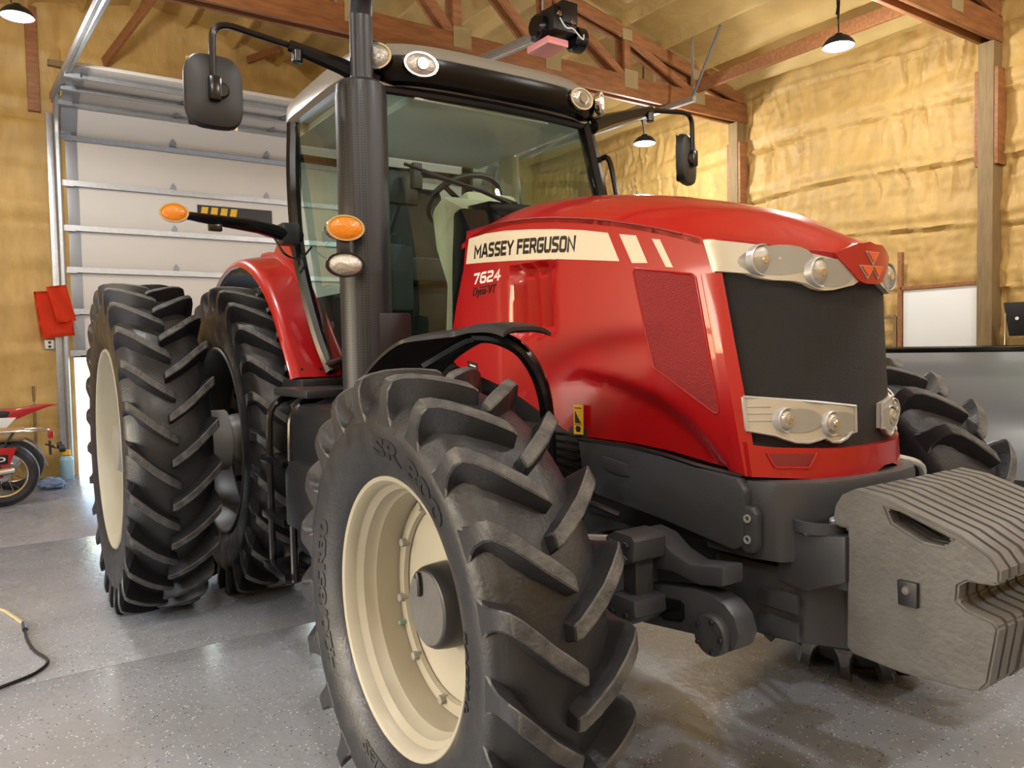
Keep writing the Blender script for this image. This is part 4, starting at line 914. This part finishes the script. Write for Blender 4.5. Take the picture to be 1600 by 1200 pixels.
# ---- exhaust stack ----
ex_ = empty('exhaust_stack', (-1.19, -.745, 1.3), T)
Lathe('heat_guard', [(1.25, .09), (1.28, .114), (2.60, .114), (2.655, .108), (2.67, .09), (2.66, .05), (1.25, .05)], (-1.19, -.745, 0), 'guard', ex_, (0, 0, 1), 40, True)
Tube('exhaust_pipe', [(-1.175, -.745, 2.5), (-1.17, -.745, 2.90), (-1.165, -.745, 2.97), (-1.13, -.755, 3.03), (-1.07, -.775, 3.065)], .051, 'steelblack', ex_, 24, 4)
disc('pipe_outlet', (-1.067, -.776, 3.067), (.83, -.28, .48), .046, .006, 'decalblack', ex_, 24)
Box('exhaust_support', (-1.14, -.66, 1.5), (.14, .16, .3), 'black', ex_, .01)
# ---- red rear fenders ----
for s in (1, -1):
    def fen(u, v, d):
        # u angle about the rear axle, v 0 inner .. 1 outer
        r = 1.12 + .09 * max(0, (.62 - u) / .4) ** 1.5 + .05 * (1 - v) * max(0, min(1, (u - .5) / .6)) + d * .012
        if v > .86: r -= .03 * ((v - .86) / .14) ** 2
        return Vector((-3 + r * math.cos(u), s * (-.60 - .26 * v), .94 + r * math.sin(u)))
    bm = bmesh.new(); N1, N2 = 44, 12; g0 = []
    for d in (0, 1): g0.append([[bm.verts.new(fen(.36 + (2.1 - .36) * i / N1, j / N2, d)) for j in range(N2 + 1)] for i in range(N1 + 1)])
    for d in (0, 1):
        for i in range(N1):
            for j in range(N2): bm.faces.new((g0[d][i][j], g0[d][i + 1][j], g0[d][i + 1][j + 1], g0[d][i][j + 1]))
    for i in range(N1):
        for j in (0, N2): bm.faces.new((g0[0][i][j], g0[0][i + 1][j], g0[1][i + 1][j], g0[1][i][j]))
    for j in range(N2):
        for i in (0, N1): bm.faces.new((g0[0][i][j], g0[0][i][j + 1], g0[1][i][j + 1], g0[1][i][j]))
    fe = finish(bm, 'rear_fender', 'red', T, 40)
    Tube('fender_crest', [fen(.38 + .1 * k, .22, 1) + Vector((0, 0, .004)) for k in range(13)], .02, 'red', fe, 8)
    bm = bmesh.new(); prism(bm, [(-2.86, 2.10), (-2.72, 2.20), (-2.62, 2.205), (-2.0, 1.55), (-1.87, 1.36), (-1.95, 1.36), (-2.3, 1.75), (-2.6, 2.02)], XZ, s * -.60, s * -.645); finish(bm, 'fender_flange', 'red', fe)
    for yy in (-.70, -.80): disc('fender_bolt', fen(.40, (abs(yy) - .6) / .26, 1), (.93, 0, .37), .008, .008, 'gloss', fe, 8)
    bm = bmesh.new(); lathe(bm, [(-.24, 1.09), (.0, 1.09), (.0, 1.06), (-.24, 1.06)], (-3, s * -.60, .94), (0, s, 0), 30, True, 0, 2 * PI)
    bmesh.ops.delete(bm, geom=[f for f in bm.faces if f.calc_center_median().z < 1.9 or f.calc_center_median().x > -2.6], context='FACES'); finish(bm, 'fender_liner', 'black', fe)
    Box('fender_undertray', (-1.98, s * -.72, 1.31), (.35, .24, .07), 'black', fe, .01)
    # work lamp arm over the fender with amber lamp
    arm = Tube('marker_arm', [(-1.98, s * -.77, 2.10), (-1.92, s * -.90, 2.10), (-1.86, s * -1.02, 2.115), (-1.78, s * -1.33, 2.125), (-1.77, s * -1.40, 2.13)], .03, cabm, T, 10, 0, [.032, .036, .034, .022, .018])
    Box('arm_clamp', (-1.95, s * -.84, 2.10), (.10, .09, .11), 'steelblack', arm, .01)
    Box('arm_foot', (-1.81, s * -1.24, 2.088), (.04, .06, .035), 'gloss', arm, .004)
    Tube('arm_cable', [(-1.9, s * -.93, 2.07), (-1.89, s * -.88, 1.99), (-1.95, s * -.78, 1.98), (-2.0, s * -.7, 2.05)], .006, 'gloss', arm, 5, 4)
    oval_lamp((-1.76, s * -1.43, 2.135), (1, s * -.25, 0), .065, .045, arm, 'chrome', 'amber', .05)
    bm = bmesh.new(); 
    # lamps on the guard: amber above, clear below
    if s > 0:
        oval_lamp((-1.06, -.888, 2.005), (1, -.18, 0), .083, .056, ex_, 'chrome', 'amber', .07)
        Box('lamp_stem', (-1.09, -.888, 1.93), (.04, .05, .07), 'steelblack', ex_, .006)
        oval_lamp((-1.06, -.892, 1.85), (1, -.18, 0), .084, .054, ex_, 'gloss', 'lens', .03)
        Tube('lamp_mount', [(-1.17, -.80, 2.01), (-1.10, -.90, 2.005)], .03, 'chrome', ex_, 8)
# ---- mirrors ----
def mirror(s):
    m = empty('side_mirror', (-1.3, s * -1.34, 2.45), T); dz = 0 if s > 0 else .06; dy = 0 if s > 0 else .14
    P3 = lambda x, y, z: (x, s * -(y + (dy if y > .9 else 0)), z + (dz if y > .9 else 0))
    arm = [P3(-1.25, .64, 2.70), P3(-1.28, .80, 2.765), P3(-1.32, 1.02, 2.825)]
    Tube('mirror_arm', arm, .03, cabm, m, 8, 0, [.046, .038, .026])
    disc('arm_pivot', P3(-1.30, .99, 2.775), (0, 0, 1), .024, .055, cabm, m, 16)
    Tube('mirror_tube', [P3(-1.32, 1.02, 2.825), P3(-1.31, 1.17, 2.838), P3(-1.30, 1.285, 2.845), P3(-1.30, 1.338, 2.815), P3(-1.30, 1.348, 2.74), P3(-1.30, 1.348, 2.58)], .0145, cabm, m, 10, 4)
    bm = bmesh.new(); c = Vector(P3(-1.335, 1.338, 2.575)); n = 40
    def ring(k, x, e=3.6): return [bm.verts.new(c + Vector((x + .35 * s * 0, .118 * k * math.copysign(abs(math.cos(t)) ** (2 / e), math.cos(t)), .152 * k * math.copysign(abs(math.sin(t)) ** (2 / e), math.sin(t))))) for t in [2 * PI * i / n for i in range(n)]]
    R = [ring(.93, -.03), ring(1.0, -.02), ring(1.0, .0), ring(.95, .018), ring(.7, .03), ring(.3, .034)]
    for a, b in zip(R, R[1:]):
        for i in range(n): bm.faces.new((a[i], a[(i + 1) % n], b[(i + 1) % n], b[i]))
    bm.faces.new(R[0][::-1]); bm.faces.new(R[-1])
    if s < 0: bmesh.ops.rotate(bm, verts=bm.verts, cent=c, matrix=Matrix.Rotation(.38, 3, 'Z'))
    finish(bm, 'mirror_shell', 'black', m, 40)
    Box('mirror_clamp', P3(-1.295, 1.345, 2.575), (.05, .05, .10), cabm, m, .012); disc('clamp_knob', P3(-1.29, 1.32, 2.57), (1, 0, 0), .032, .03, cabm, m, 20)
    bm = bmesh.new(); vs = [bm.verts.new(c + Vector((-.031, y, z))) for y, z in ((-.1, -.14), (.1, -.14), (.1, .14), (-.1, .14))]; bm.faces.new(vs); 
    if s < 0: bmesh.ops.rotate(bm, verts=bm.verts, cent=c, matrix=Matrix.Rotation(.38, 3, 'Z'))
    finish(bm, 'mirror_glass', 'chrome', m)
mirror(1); mirror(-1)
# ---- fuel tank, steps ----
tank = Prism('fuel_tank', [(-1.86, 1.22), (-1.70, 1.30), (-.85, 1.30), (-.72, 1.20), (-.72, .62), (-.85, .52), (-1.55, .50), (-1.80, .62)], -.82, -.36, 'tankblack', T, .05)
Prism('battery_box', [(-1.55, 1.16), (-1.42, 1.25), (-.95, 1.25), (-.85, 1.12), (-.85, .62), (-.95, .55), (-1.45, .55), (-1.55, .70)], -1.0, -.80, 'tankblack', T, .04)
Prism('tool_box', [(-1.42, .95), (-1.34, 1.0), (-.9, 1.0), (-.85, .95), (-.85, .70), (-1.42, .70)], -1.07, -.99, 'tankblack', T, .02)
for s in (1,):
    stp = empty('cab_step', (-1.72, -.95, .4), T)
    for x in (-1.86, -1.52): Tube('step_rail', [(x, -.84, 1.27), (x, -.97, 1.22), (x, -1.0, 1.05), (x, -1.0, .40)], .018, cabm, stp, 8, 3)
    for z in (.42, .68, .96): 
        Box('step_tread', (-1.69, -.97, z), (.34, .16, .035), cabm, stp, .006)
    Box('step_panel', (-1.69, -.88, .85), (.32, .03, .7), 'black', stp, .01)
    Box('step_platform', (-1.62, -.80, 1.29), (.5, .34, .04), 'black', stp, .01)
Prism('fuel_tank', [(-1.86, 1.22), (-1.70, 1.30), (-.85, 1.30), (-.72, 1.20), (-.72, .62), (-.85, .52), (-1.55, .50), (-1.80, .62)], .36, .86, 'tankblack', T, .05)
# ================= things around the tractor =================
# orange flag hanging on the wall by the door track, socket below it
fg = empty('safety_flag', (XB + .12, -1.5, 2.0)); tag(fg, 'bright orange cloth flag hanging on the foam wall beside the door', 'flag')
def cloth(name, y0, y1, z0, z1, x, slant, parent):
    bm = bmesh.new(); G = [[bm.verts.new((x + .02 * math.sin(6 * i / 10 + j * .4), y0 + (y1 - y0) * i / 10 + slant * (j / 10), z0 + (z1 - z0) * j / 10 + .03 * i / 10)) for j in range(11)] for i in range(11)]
    for i in range(10):
        for j in range(10): bm.faces.new((G[i][j], G[i + 1][j], G[i + 1][j + 1], G[i][j + 1]))
    bmesh.ops.solidify(bm, geom=bm.faces[:], thickness=.004); return finish(bm, name, 'orange', parent, 60)
cloth('flag_cloth', -1.62, -1.26, 1.74, 2.30, XB + .24, -.06, fg); cloth('flag_fold', -1.45, -1.24, 1.92, 2.36, XB + .28, -.10, fg)
ob = Box('outlet_box', (XB + .10, -1.53, 1.66), (.06, .11, .12), 'galv', None, .006); tag(ob, 'small grey outlet box on the wall below the orange flag', 'outlet')
Box('outlet_cover', (XB + .133, -1.53, 1.66), (.006, .09, .1), 'white', ob, .002)
for dz in (-.025, .025): Box('socket', (XB + .137, -1.53, 1.66 + dz), (.004, .03, .03), 'decalblack', ob, .001)
tag(Tube('wall_conduit', [(XB + .1, -1.72, .02), (XB + .09, -1.72, 1.15)], .016, 'post', None, 8), 'thin brown pipe standing against the wall behind the motorcycles', 'pipe')
# extension cord on the floor
cz = .009
cd = empty('extension_cord', (-2.8, -2.06, 0)); tag(cd, 'tan and black extension cord lying on the floor at left edge', 'cord')
Tube('tan_cord', [(-3.55, -2.5, cz), (-3.45, -2.3, cz), (-3.357, -2.165, cz), (-3.175, -2.106, cz), (-2.97, -2.056, cz)], .010, 'cord_tan', cd, 6, 5)
Tube('cord_plug', [(-2.98, -2.058, .013), (-2.90, -2.056, .013), (-2.85, -2.056, .013)], .014, 'charcoal', cd, 8)
Tube('black_cord', [(-2.85, -2.056, cz), (-2.66, -2.05, cz), (-2.47, -2.026, cz), (-2.287, -1.981, cz), (-2.16, -2.03, cz), (-2.09, -2.12, cz), (-2.0, -2.3, cz), (-1.9, -2.5, cz)], .008, 'decalblack', cd, 6, 5)
# jug and rag beside the door post
jg = empty('jug', (XB + .2, -1.30, 0)); tag(jg, 'pale blue jug with a yellow cap at the foot of the door track', 'jug')
Lathe('jug_body', [(0, 0), (0, .07), (.02, .08), (.24, .08), (.29, .05), (.30, 0)], (XB + .34, -1.42, 0), 'jug', jg, (0, 0, 1), 20); Lathe('jug_cap', [(.30, .055), (.36, .05), (.37, 0), (.30, 0)], (XB + .34, -1.42, 0), 'yellow', jg, (0, 0, 1), 16)
bm = bmesh.new(); bmesh.ops.create_icosphere(bm, subdivisions=4, radius=1)
for v in bm.verts:
    k = 1 + .35 * noise.noise(v.co * 2.2); v.co = Vector((-8.2 + v.co.x * .14 * k, -1.62 + v.co.y * .13 * k, max(0, .05 + v.co.z * .07 * k)))
tag(finish(bm, 'rag', 'bluerag', None, 60), 'crumpled blue rag on the floor behind the motorcycle', 'rag')
tag(Prism('floor_strip', [(-1.75, .0), (-1.42, .0), (-1.42, .05), (-1.75, .035)], XB + .30, XB + .40, 'green', None, .004, YZ), 'pale green strip of plastic on the floor beside the jug', 'strip')

# ---- motorcycle parked across the left edge, tail towards the door ----
mx, my = -7.25, -2.09        # rear wheel centre; front of the bike points to -Y
mc = empty('motorcycle', (mx, my - .6, 0)); tag(mc, 'red motorcycle with chrome rear rack and tan seat, tail towards the door', 'motorcycle')
def spoked(parent, c, R, name):
    w = Lathe(name, [(-.05, R - .10), (-.055, R - .05), (-.035, R - .01), (0, R), (.035, R - .01), (.055, R - .05), (.05, R - .10)], c, 'rubber', parent, (1, 0, 0), 48, True)
    Lathe('wheel_hoop', [(-.035, R - .085), (.035, R - .085), (.03, R - .11), (-.03, R - .11)], c, 'chrome', w, (1, 0, 0), 48, True)
    disc('wheel_hub', c, (1, 0, 0), .07, .12, 'silver', w, 20)
    for k in range(16):
        a = 2 * PI * k / 16; b_ = a + (.35 if k % 2 else -.35)
        Tube('spoke', [Vector(c) + Vector((.04 if k % 2 else -.04, .06 * math.cos(a), .06 * math.sin(a))), Vector(c) + Vector((0, (R - .1) * math.cos(b_), (R - .1) * math.sin(b_)))], .003, 'chrome', w, 4)
    return w
spoked(mc, (mx, my, .32), .32, 'wheel'); spoked(mc, (mx, my - 1.28, .33), .33, 'wheel')
Prism('side_cover', [(my + .13, .60), (my - .50, .62), (my - .52, .38), (my - .22, .34), (my + .06, .42)], mx + .10, mx + .13, 'motored', mc, .01, YZ)
pl_ = Prism('name_plate', [(my + .05, .535), (my - .32, .54), (my - .32, .445), (my + .05, .44)], mx + .13, mx + .135, 'decalblack', mc, .003, YZ)
Text('plate_lettering', 'MOTO', lambda u, v, e: Vector((mx + .137 + e, my - .29 + u, .468 + v)), 'white', pl_, size=.05, width=.32, height=.045, bold=.001)
bm = bmesh.new(); tube(bm, smoothpath([(mx, my + .20, .74), (mx, my - .05, .74), (mx, my - .4, .75), (mx, my - .62, .72)], 5), .1, 12)
for v in bm.verts: v.co.z = .72 + (v.co.z - .74) * .75
finish(bm, 'seat', 'tan', mc, 60)
Prism('fuel_tank', [(my - .60, .72), (my - .64, .84), (my - .85, .90), (my - 1.02, .84), (my - 1.05, .70), (my - .8, .64)], mx - .13, mx + .13, 'motored', mc, .05, YZ)
Tube('frame_tube', [(mx, my - 1.05, .78), (mx, my - .8, .3), (mx, my - .45, .28), (mx, my - .1, .60), (mx, my + .15, .66)], .018, 'black', mc, 8, 4)
Prism('engine', [(my - .5, .26), (my - .85, .26), (my - .9, .5), (my - .75, .62), (my - .5, .56)], mx - .12, mx + .12, 'silver', mc, .03, YZ)
for dx in (-.11, .11):
    Tube('swing_arm', [(mx + dx, my - .5, .34), (mx + dx, my, .32)], .02, 'motored', mc, 8); Tube('shock_absorber', [(mx + dx, my - .02, .36), (mx + dx, my - .08, .66)], .028, 'black', mc, 10)
    Tube('fork_tube', [(mx + dx, my - 1.28, .33), (mx + dx, my - 1.08, .98)], .02, 'chrome', mc, 8)
Tube('muffler', [(mx + .15, my - .55, .30), (mx + .16, my - .25, .34), (mx + .16, my + .1, .38)], .035, 'chrome', mc, 10)
Tube('handlebar', [(mx - .36, my - .85, 1.08), (mx - .15, my - 1.02, 1.06), (mx + .15, my - 1.02, 1.06), (mx + .36, my - .85, 1.08)], .012, 'chrome', mc, 8, 4)
disc('headlamp', (mx, my - 1.25, .88), (0, -1, .1), .09, .12, 'chrome', mc, 24)
rk = Tube('rear_rack', [(mx - .12, my - .08, .76), (mx - .13, my + .30, .76), (mx - .08, my + .40, .755), (mx + .08, my + .40, .755), (mx + .13, my + .30, .76), (mx + .12, my - .08, .76)], .009, 'chrome', mc, 8, 4)
for y in (.02, .11, .20, .29): Tube('rack_bar', [(mx - .12, my + y, .762), (mx + .12, my + y, .762)], .006, 'chrome', rk, 6)
for dx in (-.06, 0, .06): Tube('rack_bar', [(mx + dx, my - .05, .762), (mx + dx, my + .39, .758)], .006, 'chrome', rk, 6)
for dx in (-.11, .11): Tube('rack_stay', [(mx + dx, my + .1, .75), (mx + dx, my - .02, .55)], .01, 'black', rk, 6)
bm = bmesh.new(); lathe(bm, [(-.06, .40), (-.06, .385), (.06, .385), (.06, .40)], (mx, my, .32), (1, 0, 0), 40, True)
bmesh.ops.delete(bm, geom=[f for f in bm.faces if (f.calc_center_median().z < .50 and f.calc_center_median().y < my + .36) or f.calc_center_median().z < .36], context='FACES'); finish(bm, 'rear_fender', 'chrome', mc, 50)
Box('tail_lamp', (mx, my + .43, .70), (.11, .05, .08), 'motored', mc, .012); Box('plate_bracket', (mx, my + .42, .56), (.14, .02, .14), 'black', mc, .005)
for dx in (-.17, .17):
    Tube('signal_stalk', [(mx, my + .38, .60), (mx + dx * .7, my + .46, .565)], .008, 'black', mc, 6); Lathe('turn_signal', [(-.03, 0), (-.03, .035), (.02, .04), (.035, .02), (.035, 0)], (mx + dx, my + .52, .56), 'black', mc, (0, 1, 0), 16)
# ---- dirt bike behind it ----
dx0, dy0 = -8.35, -1.98
db = empty('dirt_bike', (dx0, dy0 - .6, 0)); tag(db, 'red dirt bike with upswept rear fender behind the motorcycle', 'dirt bike')
spoked(db, (dx0, dy0, .31), .31, 'wheel'); spoked(db, (dx0, dy0 - 1.3, .33), .33, 'wheel')
Prism('tail_fender', [(dy0 + .47, .955), (dy0 + .30, .965), (dy0 + .05, .93), (dy0 - .12, .93), (dy0 - .15, .80), (dy0 + .06, .81), (dy0 + .2, .87), (dy0 + .36, .93)], dx0 - .07, dx0 + .07, 'motored', db, .02, YZ)
Prism('seat', [(dy0 - .0, .90), (dy0 - .1, .92), (dy0 - .5, .90), (dy0 - .75, .88), (dy0 - .75, .80), (dy0 - .05, .80)], dx0 - .08, dx0 + .08, 'black', db, .02, YZ)
Prism('side_plate', [(dy0 + .05, .83), (dy0 - .3, .84), (dy0 - .35, .62), (dy0 - .1, .66)], dx0 + .09, dx0 + .11, 'white', db, .006, YZ)
Prism('fuel_tank', [(dy0 - .65, .80), (dy0 - .75, .98), (dy0 - 1.0, .96), (dy0 - 1.02, .75), (dy0 - .8, .66)], dx0 - .12, dx0 + .12, 'motored', db, .04, YZ)
Prism('engine', [(dy0 - .4, .28), (dy0 - .8, .28), (dy0 - .82, .6), (dy0 - .5, .62)], dx0 - .11, dx0 + .11, 'silver', db, .03, YZ)
for d in (-.09, .09): Tube('swing_arm', [(dx0 + d, dy0 - .5, .36), (dx0 + d, dy0, .31)], .02, 'silver', db, 8); Tube('fork_tube', [(dx0 + d, dy0 - 1.3, .33), (dx0 + d, dy0 - 1.05, 1.0)], .022, 'silver', db, 8)
Tube('handlebar', [(dx0 - .4, dy0 - .9, 1.14), (dx0 - .1, dy0 - 1.02, 1.08), (dx0 + .1, dy0 - 1.02, 1.08), (dx0 + .4, dy0 - .9, 1.14)], .012, 'black', db, 8, 4)

# ---- silver pickup behind the far front wheel ----
pk = empty('pickup_truck', (-1.0, 4.45, 0)); tag(pk, 'silver pickup truck standing behind the far front wheel', 'pickup truck')
y0, y1 = 3.55, 5.35
def wheel_cut(x0, x1, xc, zt):
    # body side outline with an arch cut in the lower edge
    arc = [(xc + .44 * math.cos(a), .42 + .44 * math.sin(a)) for a in [PI * k / 14 for k in range(15)]]
    return arc
for y, s in ((y0, 1), (y1, -1)):
    arc = [(-1.75 + .45 * math.cos(PI * k / 14), .45 + .45 * math.sin(PI * k / 14)) for k in range(15)]
    poly = [(-3.0, .62), (-3.0, 1.40), (-.52, 1.40), (-.52, .50)] + arc
    def bs(u, v, d, y=y, s=s):
        o = .05 * math.sin(min(1, max(0, (v - .45) / .95)) * PI) + (.012 if v > 1.285 else 0) - .0
        return Vector((u, y - s * (o + d * 1.0), v))
    b_ = Sheet('bed_side', poly, .05, bs, 'truck', pk, .03, 30)
    Box('bed_rail_cap', (-1.76, y + s * .03, 1.418), (2.5, .13, .04), 'gloss', b_, .01)
    Beam('body_crease', (-3.0, y - s * .046, 1.27), (-.52, y - s * .046, 1.27), .008, .012, 'truck', b_)
    Beam('lower_trim', (-1.28, y - s * .03, .52), (-.5, y - s * .03, .52), .03, .1, 'black', b_)
    cabp = [(-.50, .50), (-.50, 1.42), (-.42, 1.86), (.9, 1.90), (1.55, 1.45), (2.75, 1.30), (2.85, 1.0), (2.85, .55), (2.5, .5)] + [(2.05 + .45 * math.cos(PI * k / 14), .45 + .45 * math.sin(PI * k / 14)) for k in range(15)]
    c_ = Prism('cab_side', cabp, y - s * .03, y + s * .03, 'truck', pk, .01)
    Prism('side_window', [(-.36, 1.44), (-.30, 1.80), (.35, 1.83), (.35, 1.44)], y - s * .034, y - s * .03, 'gloss', c_, 0); Prism('side_window', [(.42, 1.44), (.42, 1.83), (.88, 1.84), (1.40, 1.46)], y - s * .034, y - s * .03, 'gloss', c_, 0)
    for x in (-.1, .75): Box('door_handle', (x, y - s * .045, 1.2), (.16, .03, .04), 'truck', c_, .008)
    for x in (-1.75, 2.05):
        w = Lathe('wheel', [(-.12, .24), (-.13, .32), (-.10, .385), (0, .395), (.10, .385), (.13, .32), (.12, .24)], (x, y + s * .14, .395), 'rubber', pk, (0, 1, 0), 40, True); disc('wheel_cap', (x, y + s * .06, .395), (0, 1, 0), .235, .05, 'silver', w, 32)
Box('tailgate', (-2.98, (y0 + y1) / 2, 1.0), (.05, y1 - y0 - .02, .78), 'truck', pk, .01); Box('bed_floor', (-1.75, (y0 + y1) / 2, .78), (2.45, y1 - y0 - .1, .06), 'black', pk, .01)
Box('rear_bumper', (-3.1, (y0 + y1) / 2, .58), (.16, y1 - y0, .16), 'chrome', pk, .02); Box('cab_back', (-.5, (y0 + y1) / 2, 1.2), (.04, y1 - y0 - .02, 1.2), 'truck', pk, .01)
Prism('cab_roof', [(-.42, 1.86), (.9, 1.90), (.9, 1.94), (-.42, 1.91)], y0 + .02, y1 - .02, 'truck', pk, .01); Prism('windscreen', [(.9, 1.90), (1.55, 1.44), (1.6, 1.44), (.95, 1.92)], y0 + .05, y1 - .05, 'gloss', pk, .004)
Prism('hood', [(1.55, 1.42), (2.75, 1.27), (2.82, 1.1), (2.82, .6), (1.55, .6)], y0 + .03, y1 - .03, 'truck', pk, .02)
Box('underbody', (-.1, (y0 + y1) / 2, .55), (5.2, y1 - y0 - .35, .2), 'black', pk, .02)

pk.location.x += .75
# ---- white board and odds and ends on the right wall ----
wb = empty('wall_board', (-1.98, YR - .1, 1.1)); tag(wb, 'white board panel in a timber frame on the foam wall', 'board')
Box('board_panel', (-1.985, YR - .20, 1.55), (.74, .03, .94), 'board', wb, .003)
Box('frame_strip', (-2.385, YR - .21, 1.75), (.045, .05, 1.35), 'wood', wb, .003); Box('frame_strip', (-1.98, YR - .21, 2.045), (.80, .05, .04), 'wood', wb, .003)
fr = empty('picture_frame', (-2.62, YR - .2, 1.2)); tag(fr, 'empty pale wooden frame leaning beside the white board', 'frame')
for a, b in (((-2.74, 1.74), (-2.44, 1.76)), ((-2.74, 1.2), (-2.74, 1.75)), ((-2.44, 1.2), (-2.44, 1.76)), ((-2.74, 1.22), (-2.44, 1.22))): Beam('frame_strip', (a[0], YR - .22, a[1]), (b[0], YR - .22, b[1]), .03, .035, 'post', fr)
bn = empty('workbench', (-.9, YR - .4, 0)); tag(bn, 'dark workbench against the right wall behind the pickup', 'workbench')
Box('bench_top', (-.55, YR - .36, 1.40), (1.7, .42, .04), 'black', bn, .005)
for x in (-1.35, .25):
    for y in (YR - .54, YR - .20): Box('leg', (x, y, .69), (.06, .06, 1.38), 'post', bn, .004)
mo = empty('monitor', (-1.1, YR - .35, 1.42)); tag(mo, 'black flat monitor cut off by the right edge above the pickup', 'monitor')
Prism('monitor_screen', [(-1.33, 1.83), (-1.28, 1.52), (-.72, 1.52), (-.68, 1.83)], YR - .36, YR - .32, 'decalblack', mo, .008); Box('monitor_stand', (-1.0, YR - .34, 1.47), (.1, .06, .1), 'black', mo, .006); Box('monitor_base', (-1.0, YR - .34, 1.429), (.26, .18, .015), 'black', mo, .004)
disc('power_button', (-1.21, YR - .365, 1.68), (0, -1, 0), .016, .006, 'white', mo, 12)
tag(Tube('chrome_rod', [(-1.27, YR - .45, 1.42), (-1.27, YR - .45, 1.73)], .008, 'chrome', None, 8), 'thin white rod standing on the bench beside the monitor', 'rod')
